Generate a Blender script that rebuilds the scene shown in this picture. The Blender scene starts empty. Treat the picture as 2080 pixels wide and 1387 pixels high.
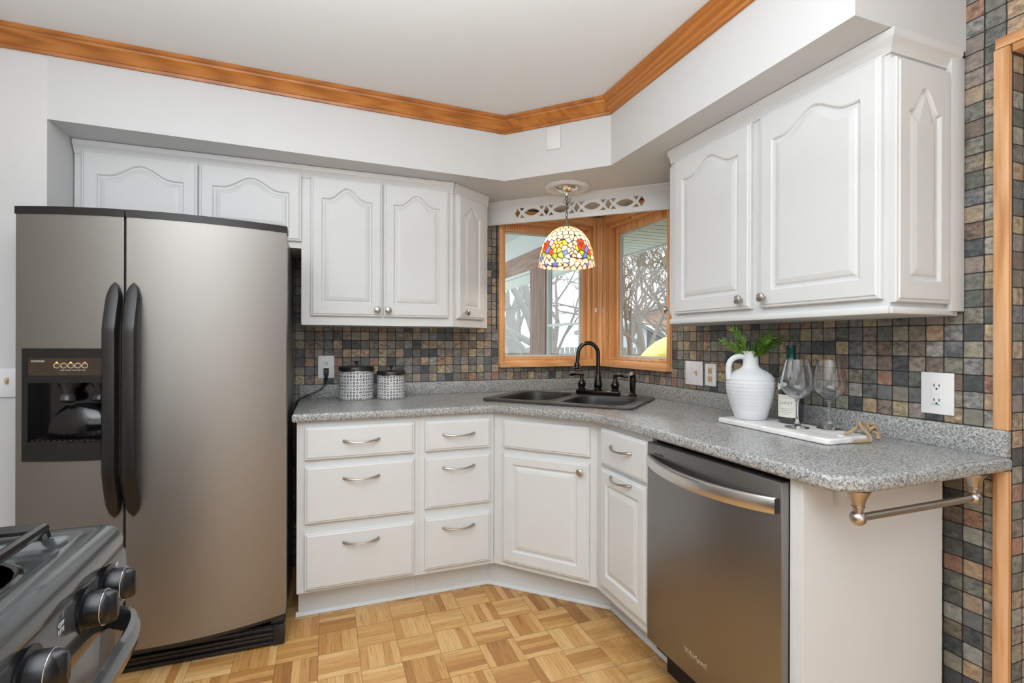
import bpy, bmesh, math, random
from mathutils import Vector, Matrix
from mathutils.noise import noise as pnoise
C = bpy.context.scene.collection
PI = math.pi
# ------------------------------------------------------------------ camera
CAM = Vector((-1.7421, -2.9469, 1.2249)); YAW = .3573; ROLL = .0026
cd = bpy.data.cameras.new('camera'); co = bpy.data.objects.new('camera', cd); C.objects.link(co)
cd.sensor_width = 36; cd.lens = 1015.8 / 2080 * 36; cd.clip_start = .02; cd.clip_end = 200
F = Vector((math.sin(YAW), math.cos(YAW), 0)); R0 = Vector((math.cos(YAW), -math.sin(YAW), 0)); U0 = Vector((0, 0, 1))
Rr = R0 * math.cos(ROLL) + U0 * math.sin(ROLL); Uu = U0 * math.cos(ROLL) - R0 * math.sin(ROLL)
co.matrix_world = Matrix(((Rr.x, Uu.x, -F.x, CAM.x), (Rr.y, Uu.y, -F.y, CAM.y), (Rr.z, Uu.z, -F.z, CAM.z), (0, 0, 0, 1)))
bpy.context.scene.camera = co
# ------------------------------------------------------------------ world, light, exposure
sc = bpy.context.scene
w = bpy.data.worlds.new('overcast sky'); sc.world = w; w.use_nodes = True
bg = w.node_tree.nodes['Background']; bg.inputs[0].default_value = (.86, .92, 1, 1); bg.inputs[1].default_value = 3.0
sc.view_settings.view_transform = 'Standard'; sc.view_settings.look = 'None'
sc.view_settings.gamma = 1; sc.view_settings.use_curve_mapping = False; sc.view_settings.exposure = -0.06
def area(name, loc, rot, sx, sy, power, col=(1, 1, 1)):
    l = bpy.data.lights.new(name, 'AREA'); l.shape = 'RECTANGLE'; l.size = sx; l.size_y = sy; l.energy = power; l.color = col
    o = bpy.data.objects.new(name, l); o.location = loc; o.rotation_euler = rot; C.objects.link(o); return o
area('overhead_fill', (-1.95, -2.5, 2.36), (0, 0, 0), 1.8, 2.6, 22, (.90, .95, 1))  # added overhead fill for floor and cabinets, no fixture behind it
area('upward_fill', (-2.0, -3.2, 1.75), (PI, 0, 0), 1.4, 2.6, 92, (.88, .945, 1))  # added fill aimed up so the ceiling bounces soft light, no real source
area('rear_fill', (-2.0, -5.35, 1.3), (PI / 2, 0, 0), 4.4, 2.0, 36, (.90, .95, 1))  # added fill in front of the solid rear wall
area('side_room_fill', (.9, -3.2, 2.36), (0, 0, 0), 1.2, 2.2, 16, (.9, .95, 1))  # added fill beyond the doorway, not an actual lamp
sd = bpy.data.lights.new('hazy_sun', 'SUN'); sd.energy = .8; sd.angle = .3; sd.color = (1, .95, .88)
so = bpy.data.objects.new('hazy_sun', sd); so.rotation_euler = (math.radians(50), 0, math.radians(-60)); C.objects.link(so)

# ------------------------------------------------------------------ materials
def srgb(r, g, b):
    f = lambda c: (c / 255 / 12.92) if c / 255 <= .04045 else ((c / 255 + .055) / 1.055) ** 2.4
    return (f(r), f(g), f(b), 1)
class N:
    def __init__(s, name):
        s.m = bpy.data.materials.new(name); s.m.use_nodes = True; s.t = s.m.node_tree
        s.p = s.t.nodes['Principled BSDF']; s.out = s.t.nodes['Material Output']
    def n(s, kind, **kw):
        x = s.t.nodes.new(kind)
        for k, v in kw.items(): setattr(x, k, v)
        return x
    def l(s, a, b): s.t.links.new(a, b)
    def math(s, op, a, b=None, c=None):
        x = s.n('ShaderNodeMath', operation=op)
        for i, v in enumerate((a, b, c)):
            if v is None: continue
            if isinstance(v, (int, float)): x.inputs[i].default_value = v
            else: s.l(v, x.inputs[i])
        return x.outputs[0]
    def comb(s, x, y, z=0):
        c = s.n('ShaderNodeCombineXYZ')
        for i, v in enumerate((x, y, z)):
            if isinstance(v, (int, float)): c.inputs[i].default_value = v
            else: s.l(v, c.inputs[i])
        return c.outputs[0]
    def pos(s):
        g = s.n('ShaderNodeNewGeometry'); x = s.n('ShaderNodeSeparateXYZ'); s.l(g.outputs['Position'], x.inputs[0])
        return g.outputs['Position'], x.outputs[0], x.outputs[1], x.outputs[2]
    def noise(s, vec, scale, detail=3, rough=.5):
        x = s.n('ShaderNodeTexNoise'); x.inputs['Scale'].default_value = scale; x.inputs['Detail'].default_value = detail
        x.inputs['Roughness'].default_value = rough
        if vec is not None: s.l(vec, x.inputs['Vector'])
        return x.outputs['Fac'], x.outputs['Color']
    def ramp(s, fac, stops, interp='LINEAR'):
        r = s.n('ShaderNodeValToRGB'); e = r.color_ramp; e.interpolation = interp
        while len(e.elements) < len(stops): e.elements.new(.5)
        for i, (p, c) in enumerate(stops): e.elements[i].position = p; e.elements[i].color = c
        s.l(fac, r.inputs[0]); return r.outputs[0]
    def mix(s, fac, a, b, mode='MIX'):
        x = s.n('ShaderNodeMix', data_type='RGBA', blend_type=mode)
        for i, v in ((0, fac), (6, a), (7, b)):
            if isinstance(v, (int, float)): x.inputs[i].default_value = v
            elif isinstance(v, tuple): x.inputs[i].default_value = v
            else: s.l(v, x.inputs[i])
        return x.outputs[2]
    def bump(s, h, strength=.3, dist=.002):
        b = s.n('ShaderNodeBump'); b.inputs['Strength'].default_value = strength; b.inputs['Distance'].default_value = dist
        s.l(h, b.inputs['Height']); s.l(b.outputs[0], s.p.inputs['Normal'])
    def set(s, rough=None, metal=None, color=None, **kw):
        if rough is not None: s.p.inputs['Roughness'].default_value = rough
        if metal is not None: s.p.inputs['Metallic'].default_value = metal
        if color is not None:
            if isinstance(color, tuple): s.p.inputs['Base Color'].default_value = color
            else: s.l(color, s.p.inputs['Base Color'])
        for k, v in kw.items(): s.p.inputs[k.replace('_', ' ')].default_value = v
        return s.m
def plain(name, col, rough=.5, metal=0, var=.04, scale=30, **kw):
    m = N(name); P = m.pos()[0]; f, _ = m.noise(P, scale)
    dk = tuple(c * (1 - var * 2) for c in col[:3]) + (1,)
    return m.set(rough, metal, m.mix(f, dk, tuple(min(1, c * (1 + var)) for c in col[:3]) + (1,)), **kw)
def tile_mat(name, ax):
    m = N(name); P, x, y, z = m.pos(); u = (x, y)[ax]; pit = .0486
    _, nc = m.noise(P, 38, 2)
    sp = m.n('ShaderNodeSeparateXYZ'); m.l(nc, sp.inputs[0])
    du = m.math('MULTIPLY', m.math('SUBTRACT', sp.outputs[0], .5), .07); dv = m.math('MULTIPLY', m.math('SUBTRACT', sp.outputs[1], .5), .07)
    U = m.math('ADD', m.math('DIVIDE', m.math('ADD', u, 10.012), pit), 0); V = m.math('DIVIDE', m.math('ADD', z, 9.7128 - .9864 * 0 - .9864 + .0), pit)
    U = m.math('DIVIDE', m.math('ADD', u, 40 * pit * 5 + .0), pit)
    V = m.math('DIVIDE', m.math('ADD', z, 60 * pit - .9864), pit)
    iu = m.math('FLOOR', U); iv = m.math('FLOOR', V); fu = m.math('FRACT', m.math('ADD', U, du)); fv = m.math('FRACT', m.math('ADD', V, dv))
    fu0 = m.math('SUBTRACT', m.math('ADD', U, du), iu); fv0 = m.math('SUBTRACT', m.math('ADD', V, dv), iv)
    eu = m.math('MINIMUM', fu0, m.math('SUBTRACT', 1, fu0)); ev = m.math('MINIMUM', fv0, m.math('SUBTRACT', 1, fv0))
    # rounded-corner distance to tile edge
    ru = m.math('MAXIMUM', m.math('SUBTRACT', .11, eu), 0); rv = m.math('MAXIMUM', m.math('SUBTRACT', .11, ev), 0)
    d = m.math('SUBTRACT', .11, m.math('SQRT', m.math('ADD', m.math('MULTIPLY', ru, ru), m.math('MULTIPLY', rv, rv))))
    mr = m.n('ShaderNodeMapRange', interpolation_type='SMOOTHSTEP'); mr.inputs[1].default_value = .022; mr.inputs[2].default_value = .048
    m.l(d, mr.inputs[0]); mask = mr.outputs[0]
    wn = m.n('ShaderNodeTexWhiteNoise', noise_dimensions='2D'); m.l(m.comb(iu, iv), wn.inputs['Vector'])
    cols = [(66, 74, 80), (120, 122, 114), (172, 154, 132), (104, 108, 106), (140, 130, 118), (168, 128, 108), (74, 80, 86), (156, 152, 136),
            (130, 118, 108), (180, 164, 130), (112, 116, 120), (150, 138, 132), (164, 164, 156), (124, 106, 96), (98, 104, 98), (184, 158, 130), (134, 134, 122), (142, 142, 140)]
    base = m.ramp(wn.outputs['Value'], [(i / len(cols), srgb(*c)) for i, c in enumerate(cols)], 'CONSTANT')
    # veins differ per tile
    off = m.comb(m.math('MULTIPLY', iu, 3.7), m.math('MULTIPLY', iv, 5.1), m.math('MULTIPLY', wn.outputs['Value'], 9))
    va = m.n('ShaderNodeVectorMath', operation='MULTIPLY_ADD'); m.l(P, va.inputs[0]); va.inputs[1].default_value = (45, 45, 70); m.l(off, va.inputs[2])
    vf, _ = m.noise(va.outputs[0], 1.0, 7, .68)
    vf = m.math('ADD', m.math('MULTIPLY', m.math('SUBTRACT', vf, .5), m.math('ADD', .55, m.math('MULTIPLY', m.math('FRACT', m.math('MULTIPLY', wn.outputs['Value'], 37.3)), 1.2))), .5)
    vein = m.ramp(vf, [(.32, (.5, .5, .52, 1)), (.5, (.98, .98, .98, 1)), (.68, (1.45, 1.43, 1.4, 1))])
    _, wc = m.noise(va.outputs[0], .35, 2)
    base = m.mix(.18, base, srgb(118, 112, 102)); base = m.mix(.22, base, m.mix(1.0, base, m.mix(.6, (1, 1, 1, 1), wc), 'MULTIPLY'))
    colr = m.mix(1.0, base, vein, 'MULTIPLY')
    col = m.mix(mask, srgb(52, 48, 44), colr)
    m.l(m.math('SUBTRACT', .82, m.math('MULTIPLY', mask, .30)), m.p.inputs['Roughness'])
    m.bump(m.math('ADD', m.math('MULTIPLY', mask, .8), m.math('MULTIPLY', vf, .8)), .55, .002)
    return m.set(color=col)
def wood_mat(name, ax, dark, mid, light, rough=.35, scale=1.0):
    m = N(name); P = m.pos()[0]
    va = m.n('ShaderNodeVectorMath', operation='MULTIPLY'); m.l(P, va.inputs[0])
    s = [26 * scale] * 3; s[ax] = 1.6 * scale; va.inputs[1].default_value = s
    f, _ = m.noise(va.outputs[0], 1, 5, .6)
    wv = m.n('ShaderNodeTexWave'); wv.inputs['Scale'].default_value = .9; wv.inputs['Distortion'].default_value = 7; wv.inputs['Detail'].default_value = 3
    m.l(va.outputs[0], wv.inputs['Vector'])
    g = m.math('ADD', m.math('MULTIPLY', f, .65), m.math('MULTIPLY', wv.outputs['Fac'], .35))
    col = m.ramp(g, [(.25, srgb(*dark)), (.48, srgb(*mid)), (.75, srgb(*light))])
    m.bump(g, .1, .001)
    return m.set(rough, color=col)
def granite_mat():
    m = N('speckled laminate'); P = m.pos()[0]
    a, _ = m.noise(P, 150, 3, .6); b, _ = m.noise(P, 340, 2, .6); c, _ = m.noise(P, 14, 2)
    va = m.n('ShaderNodeTexVoronoi'); va.inputs['Scale'].default_value = 260; m.l(P, va.inputs['Vector'])
    vs = m.n('ShaderNodeSeparateXYZ'); m.l(va.outputs['Color'], vs.inputs[0])
    g = m.math('ADD', m.math('MULTIPLY', a, .45), m.math('ADD', m.math('MULTIPLY', b, .3), m.math('MULTIPLY', vs.outputs[0], .25)))
    col = m.ramp(g, [(.30, srgb(80, 86, 90)), (.43, srgb(124, 129, 130)), (.52, srgb(158, 159, 157)), (.62, srgb(184, 184, 182)), (.72, srgb(206, 206, 204))])
    col = m.mix(m.math('MULTIPLY', c, .12), col, srgb(176, 160, 148))
    return m.set(.27, color=col)
def parquet_mat():
    m = N('parquet floor'); P, x, y, z = m.pos(); p = .151
    U = m.math('DIVIDE', m.math('ADD', x, 1.010 + 40 * p), p); V = m.math('DIVIDE', m.math('ADD', y, 1.012 + 40 * p), p)
    iu = m.math('FLOOR', U); iv = m.math('FLOOR', V); fu = m.math('FRACT', U); fv = m.math('FRACT', V)
    par = m.math('FLOORED_MODULO', m.math('ADD', iu, iv), 2)
    def sel(a, b): return m.math('ADD', m.math('MULTIPLY', par, a), m.math('MULTIPLY', m.math('SUBTRACT', 1, par), b))
    across = sel(fv, fu); along = sel(fu, fv)
    s5 = m.math('MULTIPLY', across, 5); si = m.math('FLOOR', s5); sf = m.math('FRACT', s5)
    wn = m.n('ShaderNodeTexWhiteNoise', noise_dimensions='3D'); m.l(m.comb(iu, iv, si), wn.inputs['Vector'])
    wb = m.n('ShaderNodeTexWhiteNoise', noise_dimensions='2D'); m.l(m.comb(iu, iv), wb.inputs['Vector'])
    val = m.math('ADD', m.math('MULTIPLY', wn.outputs['Value'], .75), m.math('MULTIPLY', wb.outputs['Value'], .25))
    base = m.ramp(val, [(0, srgb(156, 104, 56)), (.22, srgb(190, 138, 78)), (.4, srgb(204, 156, 94)), (.6, srgb(214, 168, 106)), (1, srgb(226, 188, 132))])
    gv = m.comb(m.math('MULTIPLY', along, 1.6), m.math('MULTIPLY', across, 26), m.math('MULTIPLY', wn.outputs['Value'], 40))
    gf, _ = m.noise(gv, 1, 6, .62)
    grain = m.ramp(gf, [(.3, (.62, .54, .45, 1)), (.45, (.93, .91, .88, 1)), (.7, (1.08, 1.08, 1.08, 1))])
    col = m.mix(1, base, grain, 'MULTIPLY')
    es = m.math('MINIMUM', sf, m.math('SUBTRACT', 1, sf))
    eb = m.math('MINIMUM', m.math('MINIMUM', fu, m.math('SUBTRACT', 1, fu)), m.math('MINIMUM', fv, m.math('SUBTRACT', 1, fv)))
    ms = m.n('ShaderNodeMapRange'); ms.inputs[1].default_value = .0; ms.inputs[2].default_value = .06; ms.inputs[3].default_value = .72; m.l(es, ms.inputs[0])
    mb = m.n('ShaderNodeMapRange'); mb.inputs[1].default_value = .0; mb.inputs[2].default_value = .014; mb.inputs[3].default_value = .5; m.l(eb, mb.inputs[0])
    k = m.math('MULTIPLY', ms.outputs[0], mb.outputs[0])
    # worn, dirtier wood in front of the corner and the dishwasher
    nf, _ = m.noise(P, 7, 5, .65)
    dx = m.math('ADD', x, .52); dy = m.math('ADD', y, 1.35)
    dd = m.math('SQRT', m.math('ADD', m.math('MULTIPLY', m.math('MULTIPLY', dx, dx), 3.0), m.math('MULTIPLY', m.math('MULTIPLY', dy, dy), .55)))
    st = m.n('ShaderNodeMapRange'); st.inputs[1].default_value = .05; st.inputs[2].default_value = .62; st.inputs[3].default_value = 1; st.inputs[4].default_value = 0; m.l(dd, st.inputs[0])
    dirt = m.math('MULTIPLY', st.outputs[0], m.ramp(nf, [(.38, (0, 0, 0, 1)), (.62, (1, 1, 1, 1))]))
    kk = m.comb(k, k, k)
    col = m.mix(1, col, kk, 'MULTIPLY')
    col = m.mix(m.math('MULTIPLY', dirt, .6), col, srgb(104, 70, 36))
    m.bump(k, .15, .001)
    return m.set(.36, color=col)
def steel_mat(name, col, rough, ax=2):
    m = N(name); P = m.pos()[0]
    va = m.n('ShaderNodeVectorMath', operation='MULTIPLY'); m.l(P, va.inputs[0]); s = [900, 900, 900]; s[ax] = 6; va.inputs[1].default_value = s
    f, _ = m.noise(va.outputs[0], 1, 2)
    m.bump(f, .04, .0004)
    c2 = tuple(c * .93 for c in col[:3]) + (1,)
    return m.set(rough, 1, m.mix(f, c2, col))
def glass_mat(name, ior=1.45, rough=0, tint=(1, 1, 1, 1)):
    m = N(name); return m.set(rough, 0, tint, Transmission_Weight=1.0, IOR=ior)
def crystal_mat():
    m = N('clear crystal'); g = m.n('ShaderNodeBsdfGlossy'); g.inputs['Roughness'].default_value = .02
    t = m.n('ShaderNodeBsdfTransparent'); t.inputs[0].default_value = (.97, .98, .98, 1)
    lw = m.n('ShaderNodeLayerWeight'); fac = m.math('ADD', .05, m.math('MULTIPLY', m.math('POWER', lw.outputs['Facing'], 2.2), .75))
    mx = m.n('ShaderNodeMixShader'); m.l(fac, mx.inputs[0]); m.l(t.outputs[0], mx.inputs[1]); m.l(g.outputs[0], mx.inputs[2])
    m.l(mx.outputs[0], m.out.inputs[0]); return m.m
def pane_mat():
    m = N('window glass'); g = m.n('ShaderNodeBsdfGlossy'); g.inputs['Roughness'].default_value = .01
    t = m.n('ShaderNodeBsdfTransparent'); t.inputs[0].default_value = (.96, .98, .97, 1)
    lw = m.n('ShaderNodeLayerWeight'); fac = m.math('ADD', .03, m.math('MULTIPLY', m.math('POWER', lw.outputs['Facing'], 5.0), .6))
    mx = m.n('ShaderNodeMixShader'); m.l(fac, mx.inputs[0]); m.l(t.outputs[0], mx.inputs[1]); m.l(g.outputs[0], mx.inputs[2])
    m.l(mx.outputs[0], m.out.inputs[0]); return m.m
def vase_mat():
    m = N('matte white ceramic'); P, x, y, z = m.pos()
    f, _ = m.noise(P, 260, 3, .7); m.bump(f, .12, .001)
    return m.set(.75, color=srgb(214, 216, 218))
def canister_mat():
    # woven block pattern around a tin: angle from object texture coords
    m = N('printed woven pattern tin'); tc = m.n('ShaderNodeTexCoord'); sp = m.n('ShaderNodeSeparateXYZ')
    at = m.n('ShaderNodeAttribute', attribute_name='wrap'); m.l(at.outputs['Vector'], sp.inputs[0])
    U = sp.outputs[0]; V = sp.outputs[1]
    iu = m.math('FLOOR', U); iv = m.math('FLOOR', V); fu = m.math('FRACT', U); fv = m.math('FRACT', V)
    par = m.math('FLOORED_MODULO', m.math('ADD', iu, iv), 2)
    au = m.math('ABSOLUTE', m.math('SUBTRACT', fu, .5)); av = m.math('ABSOLUTE', m.math('SUBTRACT', fv, .5))
    hu = m.math('ADD', .25, m.math('MULTIPLY', par, .18)); hv = m.math('SUBTRACT', .43, m.math('MULTIPLY', par, .18))
    ins = m.math('MULTIPLY', m.math('LESS_THAN', au, hu), m.math('LESS_THAN', av, hv))
    wn = m.n('ShaderNodeTexWhiteNoise', noise_dimensions='2D'); m.l(m.comb(iu, iv), wn.inputs['Vector'])
    nf, _ = m.noise(m.comb(U, V), .35, 2); n2, _ = m.noise(m.comb(U, V), 6, 3)
    tone = m.math('ADD', m.math('MULTIPLY', wn.outputs['Value'], .4), m.math('MULTIPLY', nf, .6))
    blk = m.ramp(tone, [(.25, srgb(66, 70, 76)), (.55, srgb(128, 130, 134)), (.8, srgb(182, 180, 176))])
    lines = m.math('GREATER_THAN', m.math('FRACT', m.math('MULTIPLY', m.math('ADD', m.math('MULTIPLY', par, fv), m.math('MULTIPLY', m.math('SUBTRACT', 1, par), fu)), 6)), .75)
    blk = m.mix(m.math('MULTIPLY', lines, .35), blk, srgb(214, 212, 208))
    whitec = m.mix(m.math('MULTIPLY', n2, .3), srgb(226, 226, 224), srgb(178, 176, 172))
    return m.set(.4, .1, m.mix(ins, whitec, blk))
M = {}
M['wall'] = plain('painted wall', srgb(216, 216, 216), .75, var=.01)
M['wallL'] = plain('beige wall', srgb(208, 203, 198), .8, var=.02)
M['ceil'] = plain('ceiling paint', srgb(234, 237, 238), .7, var=.01)
M['soffit'] = plain('satin soffit paint', srgb(209, 210, 210), .42, var=.01)
M['white'] = plain('white cabinet paint', srgb(214, 216, 216), .38, var=.012, scale=12)
M['trimwhite'] = plain('white trim paint', srgb(224, 224, 224), .4, var=.01)
M['tileA'] = tile_mat('slate mosaic back wall', 0); M['tileB'] = tile_mat('slate mosaic side wall', 1)
M['oakx'] = wood_mat('oak crown x', 0, (154, 92, 36), (176, 108, 45), (192, 124, 58))
M['oaky'] = wood_mat('oak crown y', 1, (154, 92, 36), (176, 108, 45), (192, 124, 58))
M['wwx'] = wood_mat('window wood x', 0, (206, 148, 94), (224, 166, 110), (234, 186, 136))
M['wwy'] = wood_mat('window wood y', 1, (206, 148, 94), (224, 166, 110), (234, 186, 136))
M['wwz'] = wood_mat('window wood z', 2, (202, 142, 86), (222, 164, 106), (234, 184, 132))
M['casez'] = wood_mat('oak casing z', 2, (178, 120, 70), (212, 158, 108), (228, 182, 138), scale=1.3)
M['casey'] = wood_mat('oak casing y', 1, (178, 120, 70), (212, 158, 108), (228, 182, 138), scale=1.3)
M['granite'] = granite_mat(); M['floor'] = parquet_mat()
M['steel'] = steel_mat('brushed stainless', (.35, .338, .32, 1), .46)
M['steeldw'] = steel_mat('dark stainless', (.30, .295, .295, 1), .36)
M['steelbright'] = steel_mat('satin stainless', (.72, .70, .68, 1), .28, 1)
M['nickel'] = plain('brushed nickel', (.50, .46, .42, 1), .3, 1)
M['chainmetal'] = plain('aged brass chain', (.20, .165, .12, 1), .4, .8)
M['chrome'] = plain('chrome', (.8, .8, .8, 1), .1, 1)
M['blackp'] = plain('black plastic', srgb(28, 27, 26), .35)
M['blackm'] = plain('matte black', srgb(20, 20, 20), .6)
M['blackg'] = plain('glossy black enamel', srgb(14, 15, 17), .16, Coat_Weight=.3)
M['knobblack'] = plain('black knob plastic', srgb(16, 17, 20), .3)
M['greyen'] = plain('pearl black enamel', srgb(70, 73, 74), .2, .35, Coat_Weight=.6)
M['fridgeside'] = plain('grey textured side', srgb(96, 97, 98), .28)
M['bronze'] = plain('oil rubbed bronze', srgb(36, 30, 28), .18, .75, Coat_Weight=.6)
M['sink'] = plain('black composite', srgb(66, 64, 63), .30, var=.05, scale=300)
M['sinkbowl'] = plain('dark composite basin', srgb(40, 39, 38), .4)
M['plate'] = plain('white plastic', srgb(236, 236, 238), .35, var=.0)
M['ivory'] = plain('ivory plastic', srgb(214, 190, 148), .4)
M['slot'] = plain('dark slot', srgb(50, 48, 46), .7)
M['marble'] = None
M['vase'] = vase_mat(); M['can'] = canister_mat()
M['rope'] = plain('jute rope', srgb(180, 154, 120), .9, var=.2, scale=300)
M['leaf'] = plain('bright green leaf', srgb(116, 160, 40), .45, var=.25, scale=60)
M['leafd'] = plain('deep green leaf', srgb(66, 98, 34), .5, var=.25, scale=60)
M['glass'] = crystal_mat(); M['crystal'] = glass_mat('crystal stem', 1.5); M['pane'] = pane_mat()
M['bottle'] = glass_mat('dark bottle glass', 1.5, .02, srgb(30, 40, 30)); M['wine'] = plain('red wine bottle body', srgb(20, 20, 24), .07, Coat_Weight=1)
M['foil'] = plain('green foil capsule', srgb(14, 66, 62), .28, .4)
M['paper'] = plain('cream label', srgb(216, 214, 204), .7, var=.02)
M['ink'] = plain('grey ink', srgb(110, 110, 108), .7)
M['alu'] = plain('white aluminium', srgb(206, 214, 216), .4)
M['brownwood'] = wood_mat('brown stained wood', 2, (126, 98, 88), (154, 124, 112), (176, 146, 132), .6)
M['brownwoody'] = wood_mat('brown stained beam', 1, (126, 98, 88), (154, 124, 112), (176, 146, 132), .6)
M['porchwhite'] = plain('porch white', srgb(226, 232, 236), .6)
M['eave'] = plain('pale green eave', srgb(214, 224, 218), .6, var=.02)
M['eavedark'] = plain('eave groove', srgb(58, 66, 66), .7)
M['bark'] = plain('grey bark', srgb(118, 110, 102), .9, var=.2, scale=12)
M['twig'] = plain('brown twigs', srgb(126, 112, 98), .9, var=.2, scale=12)
M['grass'] = plain('winter lawn', srgb(160, 158, 136), .95, var=.2, scale=3)
M['fence'] = wood_mat('weathered fence', 2, (118, 112, 104), (142, 136, 126), (164, 158, 148), .8)
M['roofgrey'] = plain('grey shingles', srgb(150, 152, 156), .9, var=.1)
M['snowroof'] = plain('frosted roof', srgb(226, 230, 236), .8)
M['yellow'] = plain('yellow plastic', srgb(226, 210, 120), .35)
M['ringlight'] = plain('cream button', srgb(236, 200, 150), .4)
M['panelbrown'] = plain('brown glossy panel', srgb(74, 58, 44), .15, var=.3, scale=22)
def brick():
    m = N('brick wall'); b = m.n('ShaderNodeTexBrick'); b.inputs['Scale'].default_value = 4
    P, x, y, z = m.pos(); m.l(m.comb(m.math('ADD', x, y), z), b.inputs[0])
    b.inputs['Color1'].default_value = srgb(190, 146, 116); b.inputs['Color2'].default_value = srgb(172, 126, 98); b.inputs['Mortar'].default_value = srgb(190, 180, 168)
    return m.set(.9, color=b.outputs[0])
M['brick'] = brick()
def marble():
    m = N('white marble'); P = m.pos()[0]; f, _ = m.noise(P, 9, 6, .6)
    return m.set(.3, color=m.ramp(f, [(.3, srgb(206, 206, 206)), (.45, srgb(232, 231, 229)), (.7, srgb(240, 239, 237))]))
M['marble'] = marble()
def shade_mat():
    m = N('stained glass'); a = m.n('ShaderNodeAttribute', attribute_name='pane'); c = a.outputs['Color']
    t = m.n('ShaderNodeBsdfTranslucent'); d = m.n('ShaderNodeBsdfGlossy'); e = m.n('ShaderNodeEmission')
    d.inputs['Roughness'].default_value = .15; d.inputs[0].default_value = (.8, .8, .8, 1)
    f, _ = m.noise(m.pos()[0], 60, 3); c2 = m.mix(m.math('MULTIPLY', f, .25), c, (1, 1, 1, 1))
    c3 = m.mix(1.0, c, c2, 'MULTIPLY'); c = m.mix(1.0, c, (.78, .76, .72, 1), 'MULTIPLY'); m.l(c, t.inputs[0]); m.l(c, e.inputs[0]); e.inputs[1].default_value = .06
    df = m.n('ShaderNodeBsdfDiffuse'); m.l(c, df.inputs[0])
    m1 = m.n('ShaderNodeMixShader'); m1.inputs[0].default_value = .5; m.l(t.outputs[0], m1.inputs[1]); m.l(df.outputs[0], m1.inputs[2])
    m2 = m.n('ShaderNodeMixShader'); m2.inputs[0].default_value = .05; m.l(m1.outputs[0], m2.inputs[1]); m.l(d.outputs[0], m2.inputs[2])
    ad = m.n('ShaderNodeAddShader'); m.l(m2.outputs[0], ad.inputs[0]); m.l(e.outputs[0], ad.inputs[1]); m.l(ad.outputs[0], m.out.inputs[0])
    return m.m
M['shade'] = shade_mat()
def emis(name, col, s):
    m = N(name); m.p.inputs['Emission Color'].default_value = col; m.p.inputs['Emission Strength'].default_value = s; return m.set(.5, color=col)
M['bulb'] = emis('bulb', (1, .85, .6, 1), 3); M['led_g'] = emis('green led', (.1, .9, .4, 1), 1.2); M['led_r'] = emis('red indicator', (1, .12, .08, 1), .8)
M['led_y'] = emis('green indicator', (.55, .9, .05, 1), .7)

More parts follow.
